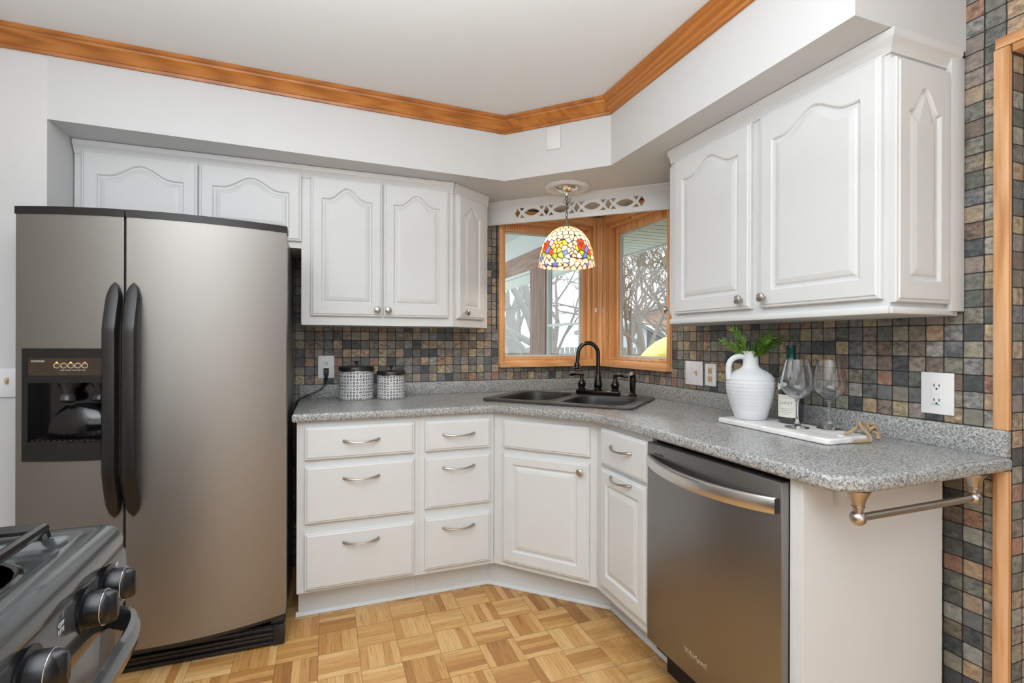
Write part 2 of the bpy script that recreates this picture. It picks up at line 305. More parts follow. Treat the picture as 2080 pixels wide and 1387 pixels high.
# ------------------------------------------------------------------ mesh helpers
ORG = {}
class MB:
    def __init__(s, mat=None): s.bm = bmesh.new(); s.M = mat or Matrix()
    def box(s, x0, x1, y0, y1, z0, z1, bev=0, seg=2):
        g = bmesh.ops.create_cube(s.bm, size=1); vs = g['verts']
        for v in vs: v.co = Vector(((x0 + x1) / 2 + v.co.x * (x1 - x0), (y0 + y1) / 2 + v.co.y * (y1 - y0), (z0 + z1) / 2 + v.co.z * (z1 - z0)))
        if bev:
            es = list({e for v in vs for e in v.link_edges})
            bmesh.ops.bevel(s.bm, geom=es, offset=bev, segments=seg, affect='EDGES', profile=.5)
        return s
    def prism(s, pts, z0, z1, axis='z'):
        f = {'z': lambda a, b, c: (a, b, c), 'y': lambda a, b, c: (a, c, b), 'x': lambda a, b, c: (c, a, b)}[axis]
        lo = [s.bm.verts.new(f(a, b, z0)) for a, b in pts]; hi = [s.bm.verts.new(f(a, b, z1)) for a, b in pts]; n = len(pts)
        s.bm.faces.new(lo[::-1]); s.bm.faces.new(hi)
        for i in range(n): s.bm.faces.new((lo[i], lo[(i + 1) % n], hi[(i + 1) % n], hi[i]))
        return s
    def loops(s, L, cap0=True, cap1=True, closed=True):
        V = [[s.bm.verts.new(p) for p in l] for l in L]; n = len(V[0])
        for a, b in zip(V, V[1:]):
            for i in range(n if closed else n - 1): s.bm.faces.new((a[i], a[(i + 1) % n], b[(i + 1) % n], b[i]))
        if cap0: s.bm.faces.new(V[0][::-1])
        if cap1: s.bm.faces.new(V[-1])
        return s
    def lathe(s, prof, c=(0, 0, 0), seg=32, axis='z', cap0=True, cap1=True):
        c = Vector(c); L = []
        for r, h in prof:
            l = []
            for i in range(seg):
                a = 2 * PI * i / seg; x, y = r * math.cos(a), r * math.sin(a)
                l.append(c + (Vector((x, y, h)) if axis == 'z' else Vector((h, x, y)) if axis == 'x' else Vector((x, -h, y))))
            L.append(l)
        return s.loops(L, cap0, cap1)
    def tube(s, pts, r, seg=10, flat=None, up=(0, 0, 1), cap=True):
        pts = [Vector(p) for p in pts]; n = len(pts)
        rs = r if isinstance(r, (list, tuple)) else [r] * n; L = []
        prev = None
        for i, p in enumerate(pts):
            t = (pts[min(i + 1, n - 1)] - pts[max(i - 1, 0)]).normalized()
            if prev is None:
                u = Vector(up); 
                if abs(u.dot(t)) > .95: u = Vector((1, 0, 0))
            else: u = prev
            a = (u - t * u.dot(t)).normalized(); b = t.cross(a); prev = a
            k = flat if flat else 1
            L.append([p + a * rs[i] * math.cos(2 * PI * j / seg) + b * rs[i] * k * math.sin(2 * PI * j / seg) for j in range(seg)])
        return s.loops(L, cap, cap)
    def torus(s, c, R, r, normal=(0, 0, 1), sx=1, seg=20, ts=6, up=None):
        n = Vector(normal).normalized(); a = Vector(up) if up else n.orthogonal().normalized(); b = n.cross(a); c = Vector(c); L = []
        for i in range(seg + 1):
            t = 2 * PI * i / seg; ce = c + a * R * sx * math.cos(t) + b * R * math.sin(t); d = (a * math.cos(t) * 1 + b * math.sin(t)).normalized()
            L.append([ce + d * r * math.cos(2 * PI * j / ts) + n * r * math.sin(2 * PI * j / ts) for j in range(ts)])
        return s.loops(L, False, False)
    def build(s, name, mat, parent=None, smooth=False, auto=True):
        for v in s.bm.verts: v.co = s.M @ v.co
        bmesh.ops.recalc_face_normals(s.bm, faces=s.bm.faces)
        org = ORG.get(parent.name, Vector()) if parent else Vector()
        if parent is None and not smooth == 'keep': pass
        for v in s.bm.verts: v.co -= org
        me = bpy.data.meshes.new(name); s.bm.to_mesh(me); s.bm.free()
        if smooth:
            for p in me.polygons: p.use_smooth = True
            me.set_sharp_from_angle(angle=math.radians(38 if smooth is True else smooth))
        if isinstance(mat, str): mat = M[mat]
        me.materials.append(mat)
        o = bpy.data.objects.new(name, me); C.objects.link(o); ORG[o.name] = org
        if parent: o.parent = parent
        return o
def thing(name, label, cat, loc, group=None):
    o = bpy.data.objects.new(name, None); o.empty_display_size = .05; C.objects.link(o); o.location = loc
    o['label'] = label; o['category'] = cat
    if group: o['group'] = group
    ORG[o.name] = Vector(loc); return o
def tag(o, label=None, cat=None, group=None, kind=None):
    if label: o['label'] = label
    if cat: o['category'] = cat
    if group: o['group'] = group
    if kind: o['kind'] = kind
    return o
def struct(name, mb, mat, label, cat='room'):
    o = mb.build(name, mat); return tag(o, label, cat, kind='structure')
def sthing(name, label, cat, loc=(0, 0, 0)):
    o = thing(name, label, cat, loc); o['kind'] = 'structure'; return o
def frame(x, y, z, ang): return Matrix.Translation((x, y, z)) @ Matrix.Rotation(ang, 4, 'Z')
def curve_plate(name, outline, holes, depth, bev, mat, parent, Mx, res=3):
    """flat plate in local XY with holes, thickness depth centred on z=0, rounded edges"""
    cu = bpy.data.curves.new(name, 'CURVE'); cu.dimensions = '2D'; cu.fill_mode = 'BOTH'
    cu.extrude = depth / 2 - bev; cu.bevel_depth = bev; cu.bevel_resolution = res; cu.offset = -bev
    for k, pts in enumerate([outline] + holes):
        ar = sum(p[0] * q[1] - q[0] * p[1] for p, q in zip(pts, pts[1:] + pts[:1]))
        if (ar < 0) != (k > 0): pts = pts[::-1]
        sp = cu.splines.new('POLY'); sp.points.add(len(pts) - 1)
        for i, (a, b) in enumerate(pts): sp.points[i].co = (a, b, 0, 1)
        sp.use_cyclic_u = True
    tmp = bpy.data.objects.new('tmp', cu); C.objects.link(tmp)
    dg = bpy.context.evaluated_depsgraph_get(); me = bpy.data.meshes.new_from_object(tmp.evaluated_get(dg))
    bpy.data.objects.remove(tmp); bpy.data.curves.remove(cu)
    b = MB(Mx); b.bm.from_mesh(me); bpy.data.meshes.remove(me)
    bmesh.ops.remove_doubles(b.bm, verts=b.bm.verts, dist=.00005)
    return b.build(name, mat, parent, True)
def text_mesh(name, s, size, mat, parent, Mx, depth=.0004, align='CENTER', sx=1):
    cu = bpy.data.curves.new(name, 'FONT'); cu.body = s; cu.size = size; cu.extrude = depth; cu.align_x = align; cu.align_y = 'CENTER'
    tmp = bpy.data.objects.new('tmp', cu); C.objects.link(tmp)
    dg = bpy.context.evaluated_depsgraph_get(); me = bpy.data.meshes.new_from_object(tmp.evaluated_get(dg))
    bpy.data.objects.remove(tmp); bpy.data.curves.remove(cu)
    b = MB(Mx @ Matrix.Diagonal((sx, 1, 1, 1))); b.bm.from_mesh(me); bpy.data.meshes.remove(me)
    return b.build(name, mat, parent)
STAND = Matrix.Rotation(PI / 2, 4, 'X')       # local XY plane -> XZ plane, facing -y
def rrect(x0, x1, y0, y1, r, n=6):
    out = []
    rr = r if isinstance(r, (list, tuple)) else [r] * 4
    for (cx, cy, a0, q) in ((x1 - rr[0], y1 - rr[0], 0, rr[0]), (x0 + rr[1], y1 - rr[1], 90, rr[1]), (x0 + rr[2], y0 + rr[2], 180, rr[2]), (x1 - rr[3], y0 + rr[3], 270, rr[3])):
        for i in range(n + 1):
            a = math.radians(a0 + 90 * i / n); out.append((cx + q * math.cos(a), cy + q * math.sin(a)))
    return out

# ------------------------------------------------------------------ room shell
ZC = 2.385; ZS = 2.070
struct('floor', MB().box(-2.95, 1.6, -5.5, 0, -.06, 0), 'floor', 'honey oak parquet floor laid in small basket-weave squares', 'floor')
struct('ceiling', MB().box(-3.05, 1.7, -5.6, .1, ZC, ZC + .08), 'ceil', 'smooth white kitchen ceiling inside the oak crown', 'ceiling')
# back wall (slate mosaic) with window opening x -.732..0, z 1.078..2.06
b = MB(); b.box(-1.95, -.732, 0, .12, 0, ZC); b.box(-.732, 0, 0, .12, 0, 1.085); b.box(-.732, .0, 0, .12, 2.055, ZC)
struct('wall_back', b, 'tileA', 'back wall covered in small slate mosaic squares behind the canisters', 'wall')
struct('wall_back_alcove', MB().box(-2.79, -1.95, 0, .12, 0, ZC), 'wall', 'plain wall behind the refrigerator in its recess', 'wall')
b = MB(); b.box(0, .12, -2.15, -.735, 0, ZC); b.box(0, .12, -.735, 0, 0, 1.085); b.box(0, .12, -.735, .0, 2.055, ZC)
b.box(0, .12, -3.3, -2.15, 2.06, ZC)
struct('wall_right', b, 'tileB', 'right wall covered in slate mosaic squares around the doorway', 'wall')
struct('wall_jamb', MB().box(0, .125, -2.1525, -2.15, 0, 2.03), 'tileA', 'tiled end of the right wall inside the doorway', 'wall')
struct('wall_corner', MB().box(0, .12, 0, .12, 0, 1.085).box(0, .12, 0, .12, 2.055, ZC), 'tileA', 'outer corner of the slate covered walls', 'wall')
# left: alcove side and the wall plane left of it, soffit
SA0, SA1, SB0, SBE = (-2.74, -.535), (-.858, -.465), (-.462, -.868), -2.046
b = MB(); b.prism([(-2.95, -.537), (-2.74, -.535), (-2.74, 0.0), (-2.95, 0)], 0, ZC)
struct('wall_left_recess', b, 'wall', 'white painted wall left of the refrigerator recess', 'wall')
b = MB(); b.prism([SA0, SA1, SB0, (-.462, SBE), (0, SBE), (0, 0), (-2.74, 0)], ZS, ZC)
struct('wall_soffit', b, 'soffit', 'white boxed soffit above the upper cabinets with a cut corner', 'soffit')
struct('wall_left', MB().box(-3.05, -2.93, -5.6, -.53, 0, ZC), 'wallL', 'plain left wall beyond the stove', 'wall')
struct('wall_front', MB().box(-3.05, 1.7, -5.6, -5.5, 0, ZC), 'wallL', 'beige wall behind the viewer', 'wall')
struct('wall_right_rear', MB().box(0, .12, -5.5, -3.3, 0, ZC), 'wallL', 'plain right wall past the doorway', 'wall')
struct('wall_hall', MB().box(1.6, 1.7, -5.6, .1, 0, ZC).box(.12, 1.6, -1.2, -1.12, 0, ZC), 'wallL', 'far wall of the room through the doorway', 'wall')
# oak crown
def crown(name, P, Q, mat, mP, mQ, label):
    """profile swept from P to Q along the soffit face; mP/mQ = mitre shift per unit of projection"""
    P = Vector((*P, 0)); Q = Vector((*Q, 0)); d = (Q - P).normalized(); n = Vector((d.y, -d.x, 0))
    prof = [(0, .0), (.010, .0), (.014, .010), (.020, .012), (.030, .028), (.042, .044), (.048, .048), (.050, .056), (.060, .060), (.060, .072), (0, .072)]
    L = [[A + n * (o + .0005) + d * o * mm + Vector((0, 0, 2.3125 + h)) for o, h in prof] for A, mm in ((P, mP), (Q, mQ))]
    o = MB().loops(L).build(name, mat, None, True); return tag(o, label, 'crown moulding', kind='structure')
dA = (Vector(SA1) - Vector(SA0)).angle_signed(Vector(SB0) - Vector(SA1)); dB = (Vector(SB0) - Vector(SA1)).angle_signed(Vector((0, -1)))
ta, tb = math.tan(abs(dA) / 2), math.tan(abs(dB) / 2)
crown('trim_1', (-2.95, -.543), SA1, 'oakx', 0, -ta, 'long oak crown moulding above the refrigerator wall')
crown('trim_2', SA1, SB0, 'oakx', ta, -tb, 'short oak crown moulding across the cut corner')
crown('trim_3', SB0, (-.462, -5.4), 'oaky', tb, 0, 'oak crown moulding running along the right soffit')
# soffit beyond kitchen end (crown carries on along a plain beam)
struct('wall_beam', MB().box(-.462, 0, -5.5, SBE, 2.30, ZC), 'soffit', 'slim header strip carrying the crown past the soffit end', 'wall')
# doorway casing
cs = sthing('trim_4', 'light oak casing strip on the tiled wall end beside the doorway', 'door casing', (0, -2.13, 0))
for za, zb_ in ((0, .875), (.9868, 2.03)):
    b = MB(); b.box(-.014, .004, -2.151, -2.1165, za, zb_, .002); b.build('casing_post', 'casez', cs, True)
b = MB(); b.box(-.014, .004, -3.3, -2.12, 2.0315, 2.06, .002).box(-.010, .125, -3.3, -2.155, 2.010, 2.031, .002); b.build('casing_header', 'casey', cs, True)
# metal tile edging by the window
tag(MB().box(-.748, -.742, -.006, .0005, 1.3, 2.05).build('trim_5', 'blackm'), 'thin dark tile edging strip left of the corner window', 'edging', kind='structure')

# ------------------------------------------------------------------ corner windows (local: x along wall rightwards, y into wall, z up)
def window(nm, Mx, wx0, wx1, hx, mH, gx0, gx1, label):
    """hx: outer left/right in local x; gx0..gx1 = glazed opening"""
    W = sthing(nm, label, 'window', Mx @ Vector(((wx0 + wx1) / 2, .05, 1.1)))
    z0, z1 = 1.085, 2.052
    fr = MB(Mx)
    fr.box(wx0, wx0 + .03, -.014, .055, z0, z1, .003); fr.box(wx1 - .03, wx1, -.014, .055, z0, z1, .003)
    fr.build('jamb', 'wwz', W, True)
    fr = MB(Mx); fr.box(wx0 + .03, wx1 - .03, -.014, .055, 1.995, z1, .003); fr.box(wx0 + .03, wx1 - .03, -.008, .055, z0, 1.108, .003)
    fr.build('head', mH, W, True)
    # stop ring
    fr = MB(Mx); a0, a1, c0, c1 = wx0 + .03, wx1 - .03, 1.108, 1.995
    fr.box(a0, a0 + .018, .012, .055, c0, c1, .003); fr.box(a1 - .022, a1, .012, .055, c0, c1, .003)
    fr.box(a0 + .018, a1 - .022, .012, .055, c1 - .022, c1, .003); fr.box(a0 + .018, a1 - .022, .014, .055, c0, c0 + .012, .003)
    fr.build('stop', 'wwz', W, True)
    fr = MB(Mx); s0, s1, t0, t1 = gx0, gx1, 1.128, 1.927
    fr.box(a0 + .001, s0, .05, .085, c0, c1, .003); fr.box(s1, a1 - .001, .05, .085, c0, c1, .003)
    fr.box(s0, s1, .05, .085, t1, c1, .003); fr.box(s0, s1, .05, .085, c0, t0, .003)
    sash = fr.build('sash', 'wwz', W, True)
    fr = MB(Mx); k = .010
    fr.box(s0, s0 + k, .066, .084, t0, t1); fr.box(s1 - k, s1, .066, .084, t0, t1); fr.box(s0 + k, s1 - k, .066, .084, t1 - k, t1); fr.box(s0 + k, s1 - k, .066, .084, t0, t0 + k)
    fr.build('screen_frame', 'alu', W)
    MB(Mx).box(s0 + k, s1 - k, .074, .078, t0 + k, t1 - k).build('pane', 'pane', W)
    # sill shelf
    return W
Wb = frame(0, 0, 0, -PI / 2)
W1 = window('window_1', Matrix(), -.732, -.036, 0, 'wwx', -.683, -.121, 'wood framed left pane of the corner window above the sink')
W2 = window('window_2', Wb, .036, .735, 0, 'wwy', .126, .683, 'wood framed right pane of the corner window beside the tall eave view')
b = MB(); b.prism([(-.036, -.014), (-.014, -.036), (.1, -.036), (.1, .1), (-.036, .1)], 1.085, 2.052)
b.build('corner_post', 'wwz', W1, True)
b = MB(); b.prism([(-.735, -.045), (-.045, -.045), (-.045, -.0), (-.735, 0)], 1.066, 1.087)
b.build('sill', 'wwx', W1); 
b = MB(); b.prism([(-.045, -.738), (0, -.738), (0, 0), (-.045, 0)], 1.066, 1.087)
b.build('sill', 'wwy', W2)
for w_, Mx, cx in ((W1, Matrix(), -.048), (W2, Wb, .048)):
    MB(Mx).box(cx - .006, cx + .006, -.02, -.014, 1.42, 1.45, .002).build('latch', 'chrome', w_)

# ------------------------------------------------------------------ cabinet pieces
def door_loops(w, h, arch, stile, rail_t, rail_b, t, K=28):
    """returns loops from back edge to centre of a raised panel door (x right, z up, -y front)"""
    def loop(l, r, bt, tp, rise, y):
        pts = [(l, y, bt), (r, y, bt)]
        for i in range(K + 1):
            u = i / K; x = r + (l - r) * u
            sh = .10
            q = 0 if u < sh or u > 1 - sh else .5 - .5 * math.cos(2 * PI * (u - sh) / (1 - 2 * sh))
            q = q ** (1.15 if w > .25 else .7)
            pts.append((x, y, tp + rise * q))
        return pts
    L = [loop(0, w, 0, h, 0, 0), loop(0, w, 0, h, 0, -t + .007), loop(.003, w - .003, .003, h - .003, 0, -t + .004), loop(.008, w - .008, .008, h - .008, 0, -t + .0035),
         loop(.012, w - .012, .012, h - .012, 0, -t)]
    if stile is None: return L
    s = stile
    def rs(i, y):
        k = i / max(.0001, 1)
        rise = max(0, arch)
        return loop(s + i, w - s - i, rail_b + i, h - rail_t - i, rise, y)
    L += [rs(0, -t), rs(.004, -t + .003), rs(.006, -t + .008), rs(.013, -t + .008), rs(.020, -t + .004) if w > .2 else rs(.017, -t + .005), rs(.034 if w > .2 else .026, -t + .001)]
    return L
def add_door(name, Mx, w, h, parent, arch=0.0, stile=.052, rt=None, rb=.058, t=.02, label=None):
    if rt is None: rt = stile
    b = MB(Mx); b.loops(door_loops(w, h, arch, stile, rt, rb, t))
    o = b.build(name, 'white', parent, 4)
    if label: o['label'] = label
    return o
def add_drawer(Mx, w, h, parent, name='drawer', label=None):
    b = MB(Mx); b.loops(door_loops(w, h, 0, None, 0, 0, .02)); o = b.build(name, 'white', parent, 4)
    if label: o['label'] = label
    return o
def add_pull(Mx, x, z, parent, half=.075, y=-.02):
    pts = []; rs = []
    for i in range(21):
        u = -1 + i / 10; pts.append((x + u * half, y - .002 - .028 * (1 - u * u) ** .8, z - .006 * (1 - u * u))); rs.append(.0065 - .0030 * (1 - abs(u) ** 1.5))
    b = MB(Mx); b.tube(pts, rs, 8); b.lathe([(.0001, 0), (.006, 0), (.006, .006), (.0001, .006)], (x - half * .97, y, z), 10, 'y'); b.lathe([(.0001, 0), (.006, 0), (.006, .006), (.0001, .006)], (x + half * .97, y, z), 10, 'y')
    return b.build('handle', 'nickel', parent, True)
def add_knob(Mx, x, z, parent, y=-.02):
    b = MB(Mx); b.lathe([(.0055, 0), (.0055, .010), (.009, .014), (.0155, .017), (.0165, .021), (.0150, .026), (.010, .029), (.0001, .030)], (x, y, z), 20, 'y')
    return b.build('knob', 'nickel', parent, True)
FY = -.609
def base_box(root, P, Q, back, z0=.1348, z1=.8755):
    pass
def shoe(P, Q, parent):
    P = Vector((*P, 0)); Q = Vector((*Q, 0)); d_ = (Q - P).normalized(); n_ = Vector((d_.y, -d_.x, 0))
    prof = [(0, .0015), (.014, .0015), (.0135, .008), (.010, .014), (.004, .0185), (0, .019)]
    MB().loops([[A + n_ * (o + .0004) + Vector((0, 0, h)) for o, h in prof] for A in (P, Q)]).build('shoe_moulding', 'white', parent, True)
# --- base cabinets on the back wall
def base_A(x0, x1, draws, label, name='base_cabinet'):
    r = thing(name, label, 'cabinet', ((x0 + x1) / 2, FY, 0), None)
    b = MB(); b.box(x0, x1, FY, -.004, .1348, .8755); b.build('body', 'white', r)
    MB().box(x0 + (.004 if x0 < -1.6 else 0), x1, -.527, -.50, 0.0015, .1345).build('toe_kick', 'white', r)
    shoe((x0 - .006 if x0 < -1.6 else x0, -.527), (x1, -.527), r)
    for (a, c, z0, z1) in draws:
        Mx = frame(a, FY, z0, 0); d = add_drawer(Mx, c - a, z1 - z0, r)
        zz = (z1 - z0) * (.54 if z1 - z0 < .2 else .79 if z1 - z0 < .246 else .76)
        add_pull(Mx, (c - a) / 2, zz, d, .076)
    return r
base_A(-1.856, -1.331, [(-1.8245, -1.355, .7095, .852), (-1.8245, -1.355, .434, .683), (-1.8245, -1.355, .149, .3925)],
       'white base cabinet with three wide drawers beside the refrigerator')
base_A(-1.3305, -.9635, [(-1.305, -.9855, .7095, .852), (-1.305, -.9855, .442, .6815), (-1.305, -.9855, .157, .398)],
       'white base cabinet with three narrower drawers left of the sink cabinet')
# --- corner sink cabinet
PA, PB = Vector((-.9615, -.609)), Vector((-.612, -1.003)); dd = (PB - PA).normalized(); angD = math.atan2(dd.y, dd.x); LD = (PB - PA).length
r = thing('sink_cabinet', 'white corner sink cabinet with one door below a blank drawer front', 'cabinet', (-.787, -.806, 0))
MD = frame(PA.x, PA.y, 0, angD)
b = MB(MD); b.box(0, LD, 0, .02, .1348, .8755); b.build('body', 'white', r)
kd0, kd1 = Vector((-.9633, -.5275)), Vector((-.5065, -.961)); kd = (kd1 - kd0).normalized()
MB(frame(kd0.x, kd0.y, 0, math.atan2(kd.y, kd.x))).box(0, (kd1 - kd0).length, -.0, .02, 0.0015, .1345).build('toe_kick', 'white', r)
shoe(tuple(kd0), tuple(kd1), r)
add_drawer(MD @ Matrix.Translation((.058, 0, .711)), .438, .135, r, 'drawer_front', 'blank false drawer front')
d = add_door('door', MD @ Matrix.Translation((.056, 0, .160)), .439, .523, r, 0, .055, .045, .058)
add_knob(MD @ Matrix.Translation((.056, 0, .160)), .403, .486, d)
# --- right wall narrow base cabinet (local x runs toward the viewer)
FX = -.612
def MR(y, z=0, x=FX): return frame(x, y, z, -PI / 2)
r = thing('narrow_base_cabinet', 'narrow white base cabinet with drawer and tall door left of the dishwasher', 'cabinet', (FX, -1.2, 0))
MB().box(FX, -.004, -1.4055, -1.0035, .1348, .8755).build('body', 'white', r)
MB().box(-.5063, -.48, -1.4055, -.961, .0015, .1345).build('toe_kick', 'white', r)
shoe((-.5063, -.968), (-.5063, -1.4055), r)
d = add_drawer(MR(-1.059, .700), .331, .155, r); add_pull(MR(-1.059, .700), .165, .092, d, .072)
d = add_door('door', MR(-1.059, .176), .328, .508, r, 0, .045, .06, .058); add_pull(MR(-1.059, .176), .165, .490, d, .072)
# --- end panel right of the dishwasher
r = thing('end_panel', 'white end panel closing the counter run right of the dishwasher', 'panel', (-.3, -2.0, 0))
MB().box(FX, -.060, -2.0225, -2.005, 0.0015, .8755, .001).build('side_panel', 'white', r)
MB().box(-.6125, -.575, -2.0048, -1.985, 0.0015, .8755, .001).build('front_stile', 'white', r)
b = MB(); b.prism([(-.51, .8755), (-.478, .8755), (-.482, .80), (-.503, .80)], -2.0375, -2.0232, 'y'); b.build('bracket', 'white', r)
b = MB(); b.prism([(-.16, .8755), (-.128, .8755), (-.132, .83), (-.153, .83)], -2.0375, -2.0232, 'y'); b.build('bracket', 'white', r)

# ------------------------------------------------------------------ countertop with sink cut-out
S0 = Vector((-.519, -.548)); e1 = Vector((.673, -.740)); e2 = Vector((.740, .673)); e1.normalize(); e2 = Vector((-e1.y, e1.x))
def S(l, w): p = S0 + e1 * l + e2 * w; return (p.x, p.y)
angS = math.atan2(e1.y, e1.x); MS = frame(S0.x, S0.y, 0, angS)
ct = thing('countertop', 'grey speckled laminate countertop wrapping the corner from refrigerator to doorway', 'countertop', (-.6, -.6, .876))
def bend(P, A, B, n=5, r=.07):
    P, A, B = Vector(P), Vector(A), Vector(B); a = P + (A - P).normalized() * r; b = P + (B - P).normalized() * r
    return [tuple(a * (1 - t) ** 2 + P * 2 * t * (1 - t) + b * t * t) for t in [i / n for i in range(n + 1)]]
out = [(-.001, -.001), (-1.8745, -.001), (-1.8745, -.6392)]
out += bend((-.9792, -.6392), (-1.8745, -.6392), (-.6424, -1.0639), 3, .012)
out += bend((-.6424, -1.0639), (-.9792, -.6392), (-.6424, -2.1), 7, .09)
out += bend((-.6424, -2.115), (-.6424, -1.2), (-.575, -2.1625), 3, .02) + bend((-.575, -2.160), (-.6424, -2.115), (0, -2.1525), 5, .04) + [(-.001, -2.153)]
hole = [S(*p) for p in rrect(-.375, .375, -.24, .235, .06)]
curve_plate('slab', out, [hole], .038, .012, 'granite', ct, Matrix.Translation((0, 0, .895)))
b = MB(); b.box(-1.8735, -.001, -.021, -.001, .9135, .9862, .004); b.build('backsplash', 'granite', ct, True)
b = MB(); b.box(-.021, -.001, -2.1525, -.0215, .9135, .9862, .004); b.build('backsplash', 'granite', ct, True)

# ------------------------------------------------------------------ sink
sk = thing('sink', 'black composite double bowl drop-in sink in the corner', 'sink', (S0.x, S0.y, .91))
bl = rrect(-.340, -.040, -.205, .225, [.09, .09, .05, .12]); br = rrect(.020, .345, -.205, .140, [.07, .09, .06, .06])
curve_plate('rim', rrect(-.402, .402, -.262, .262, [.03, .05, .05, .03]), [bl, br], .012, .004, 'sink', sk, MS @ Matrix.Translation((0, 0, .9205)))
for bw in (bl, br):
    cx = sum(p[0] for p in bw) / len(bw); cy = sum(p[1] for p in bw) / len(bw)
    L = []
    for k, z in ((1.0, .924), (.985, .918), (.965, .900), (.93, .80), (.88, .76), (.72, .742), (.2, .738)):
        L.append([(cx + (x - cx) * k, cy + (y - cy) * k, z) for x, y in bw])
    MB(MS).loops(L, False, True).build('bowl', 'sinkbowl', sk, True)
    MB(MS).lathe([(.001, .741), (.038, .741), (.040, .744), (.045, .7445), (.045, .739)], (cx, cy, 0), 20).build('drain', 'chrome', sk, True)
# ------------------------------------------------------------------ faucet
fc = thing('faucet', 'oil rubbed bronze gooseneck faucet with two lever handles on the sink ledge', 'faucet', (*S(.092, .205), .9265))
MF = MS @ Matrix.Translation((.092, .215, .9267)) @ Matrix.Rotation(math.radians(-4), 4, 'Z')
b = MB(MF); b.box(-.128, .128, -.024, .024, 0, .026, .008, 3); b.build('base_plate', 'bronze', fc, True)
for sgn in (-1, 1):
    b = MB(MF); b.lathe([(.022, .026), (.023, .03), (.019, .036), (.021, .044), (.024, .055), (.021, .068), (.013, .080), (.010, .090), (.010, .10), (.014, .104), (.0145, .112), (.010, .118), (.0001, .120)], (sgn * .100, 0, 0), 20)
    x0 = sgn * .100
    pts = [(x0, 0, .108)] + [(x0 + sgn * .075 * t, -.004 * t, .108 + .006 * math.sin(t * 3) - .004 * t) for t in (.25, .4, .6, .8, .95, 1.0)]
    b.tube(pts, [.006, .0055, .007, .0095, .0098, .007, .002], 10); b.build('lever', 'bronze', fc, True)
b = MB(MF); b.lathe([(.024, .026), (.024, .032), (.020, .036), (.024, .045), (.0235, .060), (.0165, .098), (.0125, .118), (.0165, .120), (.0165, .126), (.0125, .128)], (0, 0, 0), 20)
# neck: up then arc toward the bowls (sideways-left and forward)
fd = Vector((-.80, -.60, 0)).normalized(); zt = .230; Rn = .058; pts = [(0, 0, .12 + i * (zt - .12) / 6) for i in range(7)]
for i in range(1, 15):
    a = PI * i / 14 * 1.02; pts.append(tuple(fd * (Rn - Rn * math.cos(a)) + Vector((0, 0, zt + Rn * 1.05 * math.sin(a)))))
pts.append(tuple(fd * (2 * Rn + .003) + Vector((0, 0, zt - .038)))); pts.append(tuple(fd * (2 * Rn + .006) + Vector((0, 0, zt - .058))))
b.tube(pts, .0115, 14)
b.lathe([(.012, .03), (.0165, .025), (.0175, .012), (.0165, .004), (.0185, 0), (.0150, -.006), (.0001, -.006)], tuple(fd * (2 * Rn + .006) + Vector((0, 0, zt - .078))), 18)
b.build('spout', 'bronze', fc, True)
sp = thing('side_sprayer', 'bronze side sprayer standing right of the faucet', 'sprayer', (*S(.285, .215), .9265))
b = MB(MS @ Matrix.Translation((.285, .225, .9267))); b.lathe([(.026, 0), (.026, .004), (.019, .010), (.014, .016), (.014, .024), (.0155, .03), (.0165, .06), (.0175, .085), (.017, .100)], (0, 0, 0), 18)
b.tube([(0, 0, .1), (0, -.002, .112), (-.003, -.010, .122)], [.0168, .017, .013], 16); b.build('wand', 'bronze', sp, True)
b = MB(MS @ Matrix.Translation((.285, .225, .9267))); b.tube([(-.003, -.011, .120), (-.006, -.018, .124)], .012, 14); b.build('spray_head', 'chrome', sp, True)

# ------------------------------------------------------------------ dishwasher
dw = thing('dishwasher', 'dark stainless dishwasher with a curved bar handle under the counter', 'dishwasher', (-.6, -1.7, 0))
MB().box(-.598, -.03, -1.992, -1.412, .10, .868).build('tub', 'blackm', dw)
MB().box(-.640, -.600, -1.983, -1.4095, .145, .862, .004).build('door', 'steeldw', dw, True)
MB().box(-.612, -.600, -1.9965, -1.9835, .09, .868).build('side_gasket', 'blackm', dw)
MB().box(-.55, -.52, -1.99, -1.41, .0015, .099).build('kick_plate', 'blackm', dw)
MB().box(-.6415, -.6400, -1.505, -1.455, .826, .829).build('vent', 'blackm', dw)
L = []
for i in range(25):
    u = i / 24; y = -1.425 - u * (1.973 - 1.425); bow = .045 * (1 - (2 * u - 1) ** 2) ** .85; xo = -.641 - bow - .008; z = .800 - .010 * (1 - (2 * u - 1) ** 2)
    h = .021
    L.append([(xo, y, z - h), (xo - .004, y, z - h + .006), (xo - .004, y, z + h - .006), (xo, y, z + h), (xo + .009, y, z + h), (xo + .009, y, z - h)])
hd = MB().loops(L).build('handle', 'steelbright', dw, True)
MB().box(-.6535, -.640, -1.9765, -1.9735, .781, .820).build('end_cap', 'blackp', dw)
text_mesh('logo', 'Whirlpool', .024, 'steelbright', dw, frame(-.6402, -1.665, .222, -PI / 2) @ STAND)

# ------------------------------------------------------------------ upper cabinets
UY = -.3244; ZU = 1.3035; ZT = 2.0505
def crown_strip(Mx, L_, parent, m0=0, m1=0):
    """small white moulding along the cabinet top, local x along, -y out"""
    prof = [(0, -.036), (.006, -.036), (.009, -.026), (.012, -.022), (.016, -.010), (.024, -.004), (.026, 0), (.026, .0175), (0, .0175)]
    Ls = [[(xx + o * mm, -o - .0003, ZT + h) for o, h in prof] for xx, mm in ((0, m0), (L_, m1))]
    return MB(Mx).loops(Ls).build('moulding', 'white', parent, True)
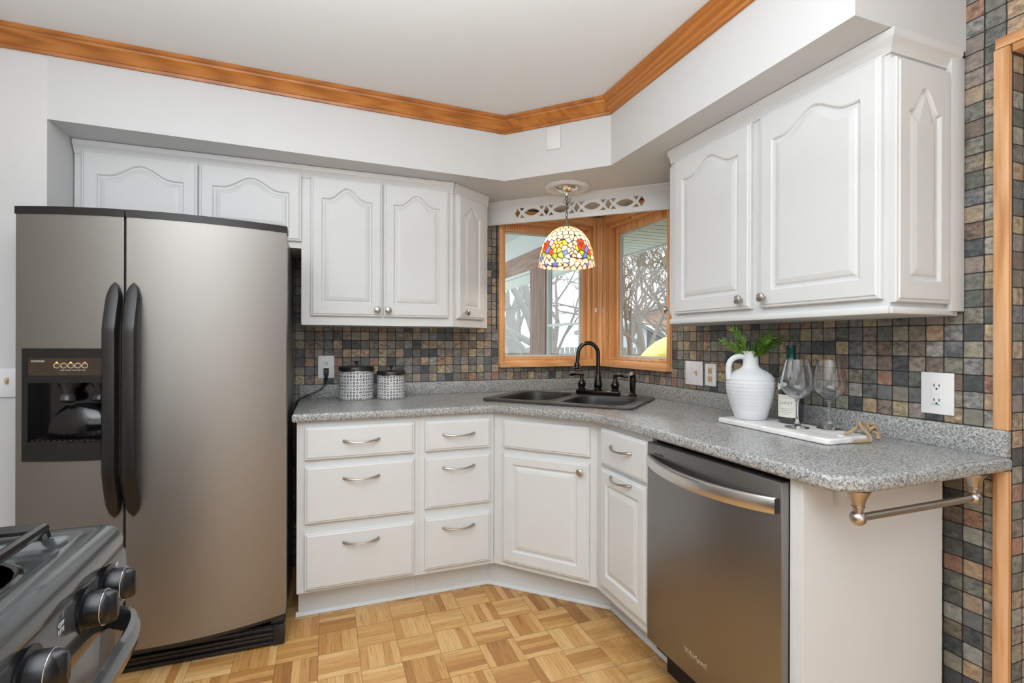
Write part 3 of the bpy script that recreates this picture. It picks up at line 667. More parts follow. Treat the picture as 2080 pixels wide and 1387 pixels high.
# over the fridge
r = thing('upper_cabinet', 'short white wall cabinet with two arched doors above the refrigerator', 'cabinet', (-2.29, -.16, 1.68), 'white wall cabinets')
MB().box(-2.735, -1.852, UY, -.004, 1.672, 2.05).build('body', 'white', r)
for x0, x1 in ((-2.708, -2.2835), (-2.278, -1.852 + .001)):
    add_door('door', frame(x0, UY, 1.703, 0), x1 - x0, .330, r, .052, .052, .100, .055)
crown_strip(frame(-2.735, UY, 0, 0), 2.735 - 1.852, r)
# main pair
r = thing('upper_cabinet', 'tall white wall cabinet with a pair of arched doors above the canisters', 'cabinet', (-1.47, -.16, ZU), 'white wall cabinets')
MB().box(-1.8515, -1.1035, UY, -.004, ZU, 2.05).build('body', 'white', r)
d1 = add_door('door', frame(-1.8095, UY, 1.348, 0), .337, .680, r, .056, .048, .104, .060); add_knob(frame(-1.8095, UY, 1.348, 0), .312, .033, d1)
d2 = add_door('door', frame(-1.4645, UY, 1.348, 0), .336, .680, r, .056, .048, .104, .060); add_knob(frame(-1.4645, UY, 1.348, 0), .021, .033, d2)
crown_strip(frame(-1.8515, UY, 0, 0), .748, r, 0, .0)
# angled end by the window
PA, PB = Vector((-1.103, UY)), Vector((-.85, -.138)); ad = (PB - PA); La = ad.length; aa = math.atan2(ad.y, ad.x)
r = thing('angled_upper_cabinet', 'narrow white angled wall cabinet with one door left of the window', 'cabinet', (-1.0, -.15, ZU))
b = MB(); b.prism([tuple(PA), tuple(PB), (-.85, -.004), (-1.103, -.004)], ZU, 2.05); b.build('body', 'white', r)
Mq = frame(PA.x, PA.y, 0, aa)
d = add_door('door', Mq @ Matrix.Translation((.026, 0, 1.348)), .242, .672, r, .05, .05, .10, .06); add_knob(Mq @ Matrix.Translation((.026, 0, 1.348)), .058, .035, d)
crown_strip(Mq, La, r, 0, -.8)
# right wall cabinet
UX = -.298
r = thing('upper_cabinet', 'large white wall cabinet with two arched doors over the wine glasses', 'cabinet', (-.15, -1.57, ZU), 'white wall cabinets')
MB().box(UX, -.004, -2.0286, -1.110, ZU, 2.05).build('body', 'white', r)
MU = lambda y, z: frame(UX, y, z, -PI / 2)
d = add_door('door', MU(-1.145, 1.345), .419, .672, r, .050, .053, .098, .058); add_knob(MU(-1.145, 1.345), .385, .034, d)
d = add_door('door', MU(-1.6035, 1.345), .409, .672, r, .050, .052, .098, .058); add_knob(MU(-1.6035, 1.345), .028, .034, d)
# decorative raised end panel facing the viewer
Mp = frame(UX, -2.0286, 0, 0)
add_door('side_panel', Mp @ Matrix.Translation((-.032 + .003 + .028, 0, 1.335)), .232, .665, r, .066, .047, .135, .060)
b = MB(); b.box(-.064, -.004, -2.046, -2.029, ZU + .012, 2.05, .002); b.build('wall_filler', 'white', r, True)
crown_strip(frame(UX, -1.110, 0, -PI / 2), .9186, r, 0, 1); crown_strip(frame(UX, -2.0286, 0, 0), .27, r, -1, 0)
MB().box(UX - .012, UX, -2.03, -1.11, ZU, ZU + .022, .004).build('bottom_rail', 'white', r, True)
MB().box(UX - .008, -.045, -2.0405, -2.0286, ZU, ZU + .02, .004).build('bottom_rail', 'white', r, True)
# angled end beyond it, seen edge-on
PA, PB = Vector((-.138, -.905)), Vector((UX, -1.109)); ad = PB - PA; aa = math.atan2(ad.y, ad.x)
r = thing('angled_upper_cabinet', 'white angled wall cabinet right of the window, seen edge-on with its knob', 'cabinet', (-.1, -1.0, ZU))
b = MB(); b.prism([tuple(PA), tuple(PB), (-.004, -1.109), (-.004, -.905)], ZU, 2.05); b.build('body', 'white', r)
Mq = frame(PA.x, PA.y, 0, aa)
d = add_door('door', Mq @ Matrix.Translation((.012, 0, 1.348)), .225, .672, r, .05, .05, .10, .06, t=.008); add_knob(Mq @ Matrix.Translation((.012, 0, 1.348)), .03, .035, d, -.008)
# ------------------------------------------------------------------ fretwork valance
P, Q = Vector((-.808, -.012)), Vector((-.018, -.738)); vd = (Q - P).normalized(); vL = (Q - P).length
va = thing('valance', 'white valance board with interlaced fretwork spanning the window corner', 'valance', (-.5, -.5, 1.9))
zc = 1.9925; holes = []; hh = .0295
def lens(cx, hw, hgt, n=8):
    up = [(cx - hw + 2 * hw * i / n, zc + hgt * (1 - (2 * i / n - 1) ** 2)) for i in range(n + 1)]
    return up + [(x, 2 * zc - z) for x, z in up[-2:0:-1]]
for k in range(5):
    cx = .199 + .1815 * k
    holes.append([(cx - .018, zc), (cx, zc + hh * .95), (cx + .018, zc), (cx, zc - hh * .95)])
    if k < 4:
        c2 = cx + .09075; holes.append(lens(c2, .049, .0205))
        for sx, c3 in ((1, cx), (-1, cx + .1815)):
            for sz in (1, -1):
                holes.append([(c3 + sx * .013, zc + sz * hh), (c3 + sx * .045, zc + sz * hh), (c3 + sx * .0275, zc + sz * .010)])
MV = frame(P.x, P.y, 0, math.atan2(vd.y, vd.x)) @ STAND
curve_plate('board', [(0, 1.934), (vL, 1.934), (vL, 2.0695), (0, 2.0695)], holes, .016, .0015, 'white', va, MV, 1)
Mv2 = frame(P.x, P.y, 0, math.atan2(vd.y, vd.x))
prof = [(.008, 2.036), (.012, 2.036), (.014, 2.044), (.019, 2.049), (.023, 2.058), (.028, 2.062), (.029, 2.0695), (.008, 2.0695)]
MB(Mv2).loops([[(xx, -o, z) for o, z in prof] for xx in (0, vL)]).build('moulding', 'white', va, True)
# cover plate on the diagonal soffit
pd = (Vector(SB0) - Vector(SA1)).normalized(); Mc = frame(SA1[0], SA1[1], 0, math.atan2(pd.y, pd.x))
b = MB(Mc); b.box(.236, .310, -.006, -.0008, 2.192, 2.306, .003); cp = b.build('cover_plate', 'trimwhite', None, True)
tag(cp, 'blank white cover plate on the diagonal soffit face', 'cover plate')

# ------------------------------------------------------------------ refrigerator
fr = thing('refrigerator', 'stainless side by side refrigerator with black handles and a door dispenser', 'refrigerator', (-2.31, -.4, 0))
XC, HW = -2.32, .43
def fy(x): return -.718 - .085 * (1 - ((x - XC) / HW) ** 2)
def slab(b, x0, x1, z0, z1, yb=-.645, n=14, off=0, edge=.006):
    xs = [x0 + (x1 - x0) * i / n for i in range(n + 1)]
    def ring(z, o): return [(x0, yb, z), (x1, yb, z)] + [(x, fy(x) + o - off, z) for x in xs[::-1]]
    b.loops([ring(z0, 0), ring(z1, 0)])
MB().box(-2.734, -1.900, -.640, -.035, .03, 1.672).build('cabinet', 'fridgeside', fr)
dl = MB(); a0, a1 = -2.749, -2.4135; c0, c1, q0, q1 = -2.726, -2.452, .804, 1.197
slab(dl, a0, a1, q1, 1.664); slab(dl, a0, a1, .117, q0); slab(dl, a0, c0, q0, q1); slab(dl, c1, a1, q0, q1)
LD_ = dl.build('freezer_door', 'steel', fr, True)
dr = MB(); slab(dr, -2.4055, -1.891, .117, 1.664, n=24); RD_ = dr.build('fridge_door', 'steel', fr, True)
for (x0, x1, par) in ((a0 - .003, a1 + .002, LD_), (-2.4075, -1.888, RD_)):
    b = MB(); slab(b, x0, x1, 1.664, 1.690, off=.004); b.build('door_cap', 'blackp', par, True)
    b = MB(); slab(b, x0 + .003, x1 - .002, .104, .1168, off=-.002); b.build('bottom_cap', 'blackp', par, True)
MB().box(-2.413, -2.406, -.79, -.64, .12, 1.66).build('door_gasket', 'blackm', fr)
def fhandle(xc, par, sgn):
    L = []; n = 60
    for i in range(n + 1):
        u = i / n; z = .600 + u * (1.430 - .600); e = math.sin(PI * u)
        k = min(1, e * 5.5) ** .5; wd = .021 * k + .002; out = fy(xc) - .008 - .060 * min(1, e * 1.7) ** .8; th = .030 * k + .003
        cx = xc + sgn * .0
        yi = min(fy(xc) - .001, out + th) if e > .30 else fy(xc) - .0005
        L.append([(cx - wd, yi, z), (cx - wd, out + th * .45, z), (cx - wd * .72, out + th * .12, z), (cx, out, z), (cx + wd * .72, out + th * .12, z), (cx + wd, out + th * .45, z), (cx + wd, yi, z)])
    MB().loops(L).build('handle', 'blackp', par, True)
fhandle(-2.438, LD_, -1); fhandle(-2.3815, RD_, 1)
# dispenser
dp = MB(); yf = -.790
def ring_frame(b, x0, x1, z0, z1, w_, y0, y1):
    b.box(x0, x0 + w_, y0, y1, z0, z1); b.box(x1 - w_, x1, y0, y1, z0, z1)
slo = lambda x: fy(x)
b = MB()
def bowbox(b, x0, x1, z0, z1, off, yb):
    n = 8; xs = [x0 + (x1 - x0) * i / n for i in range(n + 1)]
    b.loops([[(x0, yb, z), (x1, yb, z)] + [(x, fy(x) - off, z) for x in xs[::-1]] for z in (z0, z1)])
bowbox(b, c0, c0 + .020, q0, q1, .006, -.66); bowbox(b, c1 - .012, c1, q0, q1, .006, -.66)
bowbox(b, c0 + .020, c1 - .012, 1.164, q1, .006, -.66); bowbox(b, c0 + .020, c1 - .012, q0, .868, .006, -.66)
bowbox(b, c0 + .020, c1 - .012, 1.077, 1.103, .006, -.66)
DF = b.build('dispenser', 'blackp', LD_, True)
b = MB(); bowbox(b, c0 + .020, c1 - .012, 1.103, 1.164, .0045, -.66); b.build('control_panel', 'panelbrown', DF, True)
MB().box(c0 + .02, c1 - .012, -.664, -.660, .868, 1.077).build('cavity_back', 'blackg', DF)
MB().box(c0 + .0202, c1 - .012, -.76, -.664, .868, .872).build('drip_tray', 'blackp', DF)
b = MB()
for i in range(12): x = c0 + .026 + i * .0175; b.box(x, x + .004, fy(x) + .004, -.67, .872, .876)
b.build('drip_grille', 'greyen', DF)
for cx in (-2.605, -2.51):
    b = MB(); b.tube([(cx, -.70, 1.077), (cx, -.705, 1.060), (cx, -.71, 1.050), (cx, -.71, 1.035)], [.036, .030, .018, .014], 16); b.tube([(cx, -.712, 1.034), (cx, -.715, 1.022), (cx, -.72, 1.006)], [.018, .024, .023], 16); b.build('nozzle', 'sink', DF, True)
b = MB(); cx = -2.570; b.loops([[(cx - w_, y, z), (cx - w_ * .6, y - .012, z), (cx, y - .016, z), (cx + w_ * .6, y - .012, z), (cx + w_, y, z), (cx + w_, y + .006, z), (cx - w_, y + .006, z)] for w_, y, z in ((.046, -.70, .990), (.062, -.712, .972), (.082, -.722, .935), (.090, -.722, .890), (.088, -.715, .878))]); b.build('paddle', 'blackg', DF, True)
for i in range(5):
    x = -2.615 + i * .0215; y = fy(x) - .0055
    b = MB(); b.torus((x, y, 1.137), .0085, .0013, (0, 1, 0)); bt = b.build('button', 'ringlight', DF, True)
    b = MB(); b.lathe([(.0001, .0), (.0065, .0), (.006, .002), (.0001, .0025)], (x, y, 1.137), 14, 'y'); b.build('button_face', 'greyen', bt, True)
    if i in (0, 2, 4):
        b = MB(); b.prism([(x - .004, 1.1465), (x + .004, 1.1465), (x, 1.1515)], y - .0008, y, 'y'); b.build('indicator', 'led_r' if i == 4 else 'led_y', bt)
text_mesh('brand_lettering', 'KENMORE', .0095, 'alu', DF, Matrix.Translation((-2.674, fy(-2.674) - .0068, 1.152)) @ Matrix.Rotation(math.radians(-17.5), 4, 'Z') @ STAND)
text_mesh('panel_lettering', 'CUBED  CRUSHED  WATER  LIGHT  LOCK', .0042, 'alu', DF, Matrix.Translation((-2.565, fy(-2.565) - .0065, 1.121)) @ Matrix.Rotation(math.radians(-12.5), 4, 'Z') @ STAND)
# toe grille
b = MB()
for k in range(4): b.box(-2.735, -1.935, -.735 + .006 * (k % 2), -.70, .008 + k * .018, .020 + k * .018, .002)
b.box(-2.735, -1.935, -.722, -.66, .004, .080); b.box(-1.936, -1.893, -.737, -.66, .004, .083, .004); b.build('toe_grille', 'blackp', fr, True)
MB().box(-1.945, -1.897, -.725, -.66, .085, .1035, .003).build('hinge', 'blackp', fr)
for x in (-2.70, -1.96): MB().box(x, x + .04, -.6, -.55, .0, .03).build('foot', 'blackp', fr)

# ------------------------------------------------------------------ stove
st = thing('stove', 'black gas range with front knobs and a bowed oven handle', 'stove', (-2.4, -2.28, 0))
YN, YS = -1.897, -2.657; XB = -2.74
MB().box(XB, -2.095, YS + .004, YN - .004, .06, .872).build('body', 'blackg', st)
# cooktop: rolled-edge pan with a recessed well
def ct_loop(inset, z, xin=0): return [(x, y, z) for x, y in rrect(XB + inset, -2.062 - inset - xin, YS + inset, YN - inset, .035 - min(inset, .02))]
b = MB(); b.loops([ct_loop(.012, .873), ct_loop(.0, .878), ct_loop(-.002, .892), ct_loop(.003, .904), ct_loop(.012, .912), ct_loop(.022, .915), ct_loop(.050, .913), ct_loop(.058, .906), ct_loop(.062, .898)], True, True)
CT = b.build('cooktop', 'greyen', st, True)
b = MB()
for by in (-2.09, -2.47):
    for bx in (-2.24, -2.55):
        b = MB(); b.lathe([(.0001, .8985), (.10, .8985), (.105, .9005), (.11, .8985)], (bx, by, 0), 28); b.build('burner_well', 'blackg', CT, True)
for by in (-2.09, -2.47):
    for bx in (-2.24, -2.55):
        b = MB(); b.lathe([(.05, .899), (.045, .910), (.03, .914), (.0001, .915)], (bx, by, 0), 24); b.build('burner', 'blackm', CT, True)
for by in (-2.09, -2.47):
    b = MB(); ya, yb_ = by - .155, by + .145; xa, xb = -2.160, -2.66; zg = .927
    loop = [(xa, yb_, zg), (xa, ya, zg), (xb, ya, zg), (xb, yb_, zg), (xa, yb_, zg)]
    for p, q in zip(loop, loop[1:]): b.tube([p, q], .0085, 8)
    for fx, fyy in ((xa, ya), (xa, yb_), (xb, ya), (xb, yb_), (-2.4, ya), (-2.4, yb_)): b.tube([(fx, fyy, zg), (fx + .004, fyy, .9)], [.0065, .009], 8)
    b.tube([(-2.40, ya, zg), (-2.40, yb_, zg)], .0065, 8)
    for bx in (-2.24, -2.55):
        for dx, dy in ((1, 0), (-1, 0), (0, 1), (0, -1)):
            ex = xa if dx * 1 == 1 and bx > -2.4 else xb if dx == -1 and bx < -2.4 else -2.40
            E_ = (ex, by, zg) if dx else (bx, yb_ if dy > 0 else ya, zg)
            b.tube([E_, (bx + dx * .055, by + dy * .055, zg + .006), (bx + dx * .025, by + dy * .025, zg + .008)], [.0065, .006, .005], 8)
    b.build('grate', 'blackg', st, True)
# control panel
b = MB(); b.prism([(-2.10, .872), (-2.072, .872), (-2.066, .862), (-2.062, .80), (-2.066, .775), (-2.10, .775)], YS + .002, YN - .002, 'y')
CP = b.build('control_panel', 'greyen', st, True)
for i, y in enumerate((-1.984, -2.059, -2.210, -2.50, -2.575)):
    b = MB(); b.lathe([(.032, .0), (.032, .003), (.025, .005), (.0245, .022), (.023, .027), (.019, .031), (.010, .034), (.0001, .035)], (-2.0640, y, .838), 28, 'x')
    b.loops([[(-2.064 + xo_, y + ry_ * math.cos(2 * PI * q / 28), .838 + rz_ * math.sin(2 * PI * q / 28)) for q in range(28)] for xo_, ry_, rz_ in ((.022, .0240, .0240), (.027, .0185, .0238), (.033, .0110, .0230), (.037, .0085, .0210), (.0385, .0065, .0170))]); k = b.build('knob', 'knobblack', CP, True)
    b = MB(); b.torus((-2.0405, y, .838), .0243, .0008, (1, 0, 0)); b.build('chrome_ring', 'chrome', k, True)
    text_mesh('knob_marking', 'HI  LO', .010, 'alu', CP, frame(-2.0628, y + .035, .850, PI / 2) @ STAND) if False else None
for y in (-1.946, -2.13, -2.27):
    text_mesh('panel_marking', 'OFF\nLITE', .0085, 'alu', CP, Matrix.Translation((-2.0640, y, .850)) @ Matrix.Rotation(PI / 2, 4, 'Z') @ STAND)
# oven door with bowed handle
OD = MB().box(-2.10, -2.078, YS + .004, YN - .004, .20, .772, .006).build('oven_door', 'blackg', st, True)
MB().box(-2.0782, -2.0765, YS + .12, YN - .12, .33, .62, .0005).build('oven_window', 'blackg', OD)
MB().box(-2.10, -2.085, YS + .004, YN - .004, .065, .195, .004).build('warming_drawer', 'blackg', st, True)
pts = []; outer = []; inner = []; n = 72
y0, y1 = YS + .03, YN - .022
for i in range(n + 1):
    u = i / n; y = y0 + (y1 - y0) * u; e = (1 - (2 * u - 1) ** 6); bow = .055 * (1 - (2 * u - 1) ** 2) ** .55
    xo = -2.078 + .060 * max(0, 1 - abs(2 * u - 1) ** 10) ** .5 + .008 * (1 - (2 * u - 1) ** 2); xo = max(xo, -2.072); e = max(0, 1 - abs(2 * u - 1) ** 10)
    xi = xo - .020 if e > .5 else -2.0775
    outer.append((xo, y)); inner.append((xi, y))
L = []
for (xo, y), (xi, _) in zip(outer, inner):
    z = .760; t = .018
    L.append([(xi, y, z - t * .6), ((xi + xo) / 2 - .004, y, z - t), (xo - .006, y, z - t * .93), (xo - .001, y, z - t * .55), (xo, y, z), (xo - .001, y, z + t * .55), (xo - .006, y, z + t * .93), ((xi + xo) / 2 - .004, y, z + t), (xi, y, z + t * .6)])
MB().loops(L).build('handle', 'greyen', OD, True)

# ------------------------------------------------------------------ pendant lamp
PX, PY = -.509, -.492
pn = thing('pendant_lamp', 'stained glass dome pendant lamp hanging by a chain over the sink', 'lamp', (PX, PY, 2.07))
b = MB(); b.lathe([(.121, 0), (.121, -.006), (.113, -.014), (.102, -.016), (.096, -.010), (.085, -.006), (.06, -.006), (.0001, -.006)], (PX, PY, 2.0695), 48); b.build('ceiling_medallion', 'trimwhite', pn, True)
b = MB(); b.lathe([(.062, -.006), (.064, -.010), (.054, -.022), (.03, -.031), (.012, -.036), (.008, -.05), (.0001, -.05)], (PX, PY, 2.0695), 36); b.build('canopy', 'chrome', pn, True)
b = MB(); z = 2.018; k = 0
while z > 1.885:
    b.torus((PX + .001 * math.sin(k * 3), PY, z - .012), .0115, .0014, (math.cos(k * PI / 2 + .6), math.sin(k * PI / 2 + .6), 0), .5, 14, 6, up=(-math.sin(k * PI / 2 + .6), math.cos(k * PI / 2 + .6), 0)) if False else None
    n_ = Vector((math.cos(k * PI / 2 + .6), math.sin(k * PI / 2 + .6), 0)); side = Vector((-n_.y, n_.x, 0)); c_ = Vector((PX, PY, z - .011)); L = []
    for i in range(17):
        t = 2 * PI * i / 16; ce = c_ + side * .0062 * math.cos(t) + Vector((0, 0, .0135 * math.sin(t))); dr_ = (side * math.cos(t) + Vector((0, 0, math.sin(t)))).normalized()
        L.append([ce + dr_ * .0019 * math.cos(2 * PI * j / 6) + n_ * .0019 * math.sin(2 * PI * j / 6) for j in range(6)])
    b.loops(L, False, False); z -= .0222; k += 1
# slack bunched links and the lamp cord
for i in range(5):
    a = i * 1.3; n_ = Vector((math.cos(a), math.sin(a), .3)).normalized()
    b.torus((PX + .012 * math.cos(a * 2) + .006, PY + .010 * math.sin(a), 2.0 - i * .009), .0105, .0013, n_, 1, 14, 6)
b.tube([(PX + .004 * math.sin(i * 1.1), PY + .004 * math.cos(i * 1.1), 2.02 - i * .0135) for i in range(12)], .0014, 6)
b.build('chain', 'chainmetal', pn, True)
b = MB(); b.lathe([(.0001, .032), (.006, .030), (.007, .022), (.014, .014), (.018, .004), (.030, -.004), (.0001, -.006)], (PX, PY, 1.857), 24); b.build('finial_cap', 'nickel', pn, True)
# shade surface + pane pattern
from math import hypot
random.seed(5)
cream = [(255, 240, 205), (252, 232, 196), (255, 246, 222), (250, 226, 196)]
seeds = []
def sd_(u, v, c, w_=1.0): seeds.append((u % 1, v, c))
AR = .95 / .26   # circumference vs arc length (u*AR comparable with v)
rows = 7
for j in range(rows):
    v = .035 + j * .108; nu = (7, 11, 15, 18, 21, 23, 24)[j]
    if j >= 6: continue
    for i in range(nu): sd_((i + .5 * (j % 2)) / nu, v, random.choice(cream))
pal = {'r': (206, 72, 40), 'd': (170, 30, 40), 'b': (88, 118, 214), 'y': (205, 220, 60), 'o': (240, 178, 100), 'g': (150, 180, 60), 'l': (176, 168, 226), 't': (226, 178, 122), 'p': (246, 190, 178), 'w': (255, 236, 214)}
fv_ = lambda v: .665 + (v - .50) * .74
def flower(u, v, r, pet, cen, n=6, ph=0):
    v = fv_(v); r *= .84
    sd_(u, v, pal[cen])
    for i in range(n):
        a = 2 * PI * i / n + ph; sd_(u + r * math.cos(a) / AR, v + r * math.sin(a), pal[pet])
nf = 4
for i in range(nf):
    u0 = i / nf + .02
    flower(u0, .56, .085, 'r', 'd', 6, .3); flower(u0 + .10, .60, .095, 't' if i % 2 else 'o', 't', 6, 0)
    flower(u0 + .19, .70, .07, 'p', 'w', 5, .5)
    for du, v, c in ((.035, .66, 'b'), (-.035, .66, 'y'), (.055, .50, 'l'), (.145, .53, 'y'), (.06, .74, 'r'), (.15, .77, 'b'), (.0, .76, 'g'), (.215, .55, 'w'), (.16, .46, 'w'), (.105, .46, 'w')): sd_(u0 + du, fv_(v), pal[c])
for i in range(28): sd_(i / 28, .905 + .02 * (i % 2), random.choice([pal['p'], pal['w'], (246, 206, 196), pal['w'], pal['g'], pal['b'], (250, 214, 190)]))
for i in range(26): sd_((i + .5) / 26, .98, random.choice([(246, 206, 196), (240, 200, 196), pal['w'], pal['p']]))
fs = []
for j in range(7):
    v = .60 + j * .062
    if v > .88: continue
    for i in range(34):
        u = ((i + .5 * (j % 2)) / 34 + random.uniform(-.004, .004)) % 1
        if all(hypot(min(abs(u - q[0]), 1 - abs(u - q[0])) * AR, v - q[1]) > .068 for q in seeds): fs.append((u, v, random.choice(cream + [pal['p'], pal['w']])))
seeds += fs
lin = lambda c: srgb(*c)
NU, NV = 420, 130
from math import hypot
b = MB(); prof = []
Rm = .150; Hh = .213
for j in range(NV + 1):
    v = j / NV; a = v * PI / 2 * .985 + .02
    rr = Rm * (math.sin(a) ** .92) * (1 if v < .9 else 1 + .02 * (v - .9) / .1); zz = Hh * (1 - math.cos(a)) ** 1.0
    prof.append((rr, zz))
verts = []; cols = []
# bucket seeds
us = [s_[0] for s_ in seeds]
bins = {}
for s_ in seeds:
    bi = int(s_[0] * 40)
    for d_ in range(-5, 6): bins.setdefault((bi + d_) % 40, []).append(s_)
for j in range(NV + 1):
    v = j / NV; rr, zz = prof[j]; stretch = max(.15, rr / Rm)
    for i in range(NU):
        u = i / NU; best = 9; sec = 9; bc = None
        cand = seeds if v < .16 else bins[int(u * 40)]
        for su, sv, c in cand:
            dv_ = v - sv
            if abs(dv_) > .2: continue
            du_ = abs(u - su); du_ = min(du_, 1 - du_) * AR * stretch
            q = du_ * du_ + dv_ * dv_
            if q < best: sec = best; best = q; bc = c
            elif q < sec: sec = q
        edge = math.sqrt(sec) - math.sqrt(best)
        if edge < .016: col = (.045, .04, .03, 1)
        else: col = lin(bc) if bc else (1, .9, .7, 1)
        zb = zz + (.006 * abs(math.sin(u * PI * 26)) if v > .96 else 0) * (v - .96) / .04
        rw = rr * (1 + .015 * math.sin(u * 2 * PI * 13) * max(0, v - .8) / .2)
        verts.append((PX + rw * math.cos(2 * PI * u), PY + rw * math.sin(2 * PI * u), 1.853 - zb)); cols.append(col)
faces = [(j * NU + i, j * NU + (i + 1) % NU, (j + 1) * NU + (i + 1) % NU, (j + 1) * NU + i) for j in range(NV) for i in range(NU)]
me = bpy.data.meshes.new('shade'); me.from_pydata([tuple(Vector(v) - Vector((PX, PY, 2.07))) for v in verts], [], faces)
ca = me.color_attributes.new('pane', 'FLOAT_COLOR', 'POINT'); ca.data.foreach_set('color', [x for c in cols for x in c])
for p in me.polygons: p.use_smooth = True
me.materials.append(M['shade']); so_ = bpy.data.objects.new('lamp_shade', me); C.objects.link(so_); so_.parent = pn
MB().lathe([(.0001, .03), (.014, .028), (.026, .0), (.028, -.02), (.018, -.042), (.0001, -.050)], (PX, PY, 1.775), 20).build('bulb', 'bulb', pn, True)
pl = bpy.data.lights.new('pendant_bulb', 'POINT'); pl.energy = 4.6; pl.color = (1, .82, .62); pl.shadow_soft_size = .03
po = bpy.data.objects.new('pendant_bulb', pl); po.location = (PX, PY, 1.70); C.objects.link(po)

# ------------------------------------------------------------------ canisters
def canister(cx, cy, r_, h, label, lid_w):
    z0 = .9145; t = thing('canister', label, 'canister', (cx, cy, z0), 'patterned canisters')
    seg = 64; bm = MB(); prof = [(r_ - .004, 0), (r_, .004), (r_, h), (r_ - .003, h + .002)]
    bm.lathe([(a, c + z0) for a, c in prof], (cx, cy, 0), seg)
    o = bm.build('body', 'can', t, True)
    at = o.data.attributes.new('wrap', 'FLOAT_VECTOR', 'CORNER'); rows_ = round(h / .0165); cols_ = 2 * round(PI * r_ / .0165)
    dat = []
    for p in o.data.polygons:
        angs = [math.atan2(o.data.vertices[v].co.y, o.data.vertices[v].co.x) for v in p.vertices]
        wrapn = max(angs) - min(angs) > PI
        for v, a in zip(p.vertices, angs):
            if wrapn and a < 0: a += 2 * PI
            dat += [(a + PI) / (2 * PI) * cols_, o.data.vertices[v].co.z / h * rows_, 0]
    at.data.foreach_set('vector', dat)
    b = MB(); b.lathe([(r_ + .001, h - .002), (r_ + .0022, h), (r_ + .0022, h + .004), (r_ + .001, h + .005)], (cx, cy, z0), 48); b.build('rim', 'chrome', t, True)
    b = MB(); b.lathe([(r_ + .001, h + .003), (r_ + .004, h + .006), (r_ + .004, h + .020), (r_ + .001, h + .024), (r_ * .8, h + .026), (.0001, h + .027)], (cx, cy, z0), 48); ld = b.build('lid', 'blackp', t, True)
    b = MB(); b.lathe([(.006, h + .026), (.004, h + .030), (.0045, h + .040), (.013, h + .044), (.013, h + .049), (.008, h + .052), (.0001, h + .053)], (cx, cy, z0), 20); b.build('knob', 'blackm', ld, True)
canister(-1.585, -.134, .0895, .150, 'larger grey and white woven-pattern canister with black lid, nearer the outlet', .02)
canister(-1.407, -.169, .0725, .125, 'smaller grey and white woven-pattern canister with black lid, nearer the sink', .02)

# ------------------------------------------------------------------ outlets and switches
def outlet_face(Mx, par, cx, cz, rr=.0):
    for dz in (-.0195, .0195):
        b = MB(Mx); b.box(cx - .0165, cx + .0165, -.0075, -.0055, cz + dz - .014, cz + dz + .014, .003)
        sck = b.build('receptacle', 'plate', par, True)
        b = MB(Mx); b.box(cx - .0075, cx - .005, -.0079, -.0073, cz + dz - .001, cz + dz + .007); b.box(cx + .005, cx + .0075, -.0079, -.0073, cz + dz - .001, cz + dz + .007)
        b.lathe([(.0001, .0073), (.0028, .0073), (.0028, .0079), (.0001, .0079)], (cx, 0, cz + dz - .007), 10, 'y'); b.build('slot', 'slot', sck)
o1 = thing('wall_outlet', 'white duplex wall outlet with a black plug on the back wall', 'outlet', (-1.737, 0, 1.08), 'wall outlets')
MB().box(-1.779, -1.695, -.0055, -.0005, 1.02, 1.144, .002).build('cover_plate', 'plate', o1, True); outlet_face(Matrix(), o1, -1.737, 1.082)
MG = frame(0, 0, 0, -PI / 2)
o2 = thing('gfci_outlet', 'white GFCI outlet with a green light on the right wall by the doorway', 'outlet', (0, -1.978, 1.07), 'wall outlets')
MB(MG).box(1.934, 2.021, -.0055, -.0005, 1.008, 1.134, .002).build('cover_plate', 'plate', o2, True)
MB(MG).box(1.961, 1.994, -.0068, -.0055, 1.034, 1.104, .001).build('insert', 'plate', o2, True)
for dz in (-.022, .022):
    b = MB(MG); cz = 1.070 + dz; b.box(1.9695, 1.972, -.0073, -.0067, cz - .001, cz + .007); b.box(1.983, 1.9855, -.0073, -.0067, cz - .001, cz + .007); b.lathe([(.0001, .0067), (.003, .0067), (.003, .0073), (.0001, .0073)], (1.9775, 0, cz - .007), 10, 'y'); b.build('slot', 'slot', o2)
MB(MG).box(1.970, 1.985, -.0074, -.0066, 1.0655, 1.070).build('test_button', 'plate', o2)
MB(MG).box(1.987, 1.991, -.0075, -.0066, 1.0375, 1.040).build('indicator_light', 'led_g', o2)
MB(MG).box(1.9645, 1.986, -.0071, -.0066, 1.0375, 1.0385).build('seam', 'slot', o2)
o3 = thing('dimmer_switch', 'wide white switch plate with a slide dimmer and a small toggle right of the window', 'switch', (0, -.91, 1.07))
MB(MG).box(.848, .973, -.0065, -.0005, 1.009, 1.128, .003).build('cover_plate', 'plate', o3, True)
MB(MG).box(.866, .897, -.0095, -.0065, 1.033, 1.100, .001).build('dimmer', 'plate', o3, True)
b = MB(MG); b.box(.925, .937, -.0080, -.0065, 1.058, 1.082); b.box(.927, .935, -.020, -.0080, 1.070, 1.080, .001); b.build('toggle', 'ivory', o3, True)
o4 = thing('double_jack_plate', 'narrow white plate with two ivory controls beside the dimmer', 'switch', (0, -1.026, 1.07))
MB(MG).box(.989, 1.062, -.0065, -.0005, 1.013, 1.120, .003).build('cover_plate', 'plate', o4, True)
for z in (1.048, 1.087):
    b = MB(MG); b.box(1.013, 1.038, -.0085, -.0065, z - .014, z + .014, .003); q = b.build('jack', 'ivory', o4, True)
    MB(MG).box(1.0225, 1.0285, -.017, -.0085, z - .006, z + .005, .001).build('toggle', 'ivory', q, True)
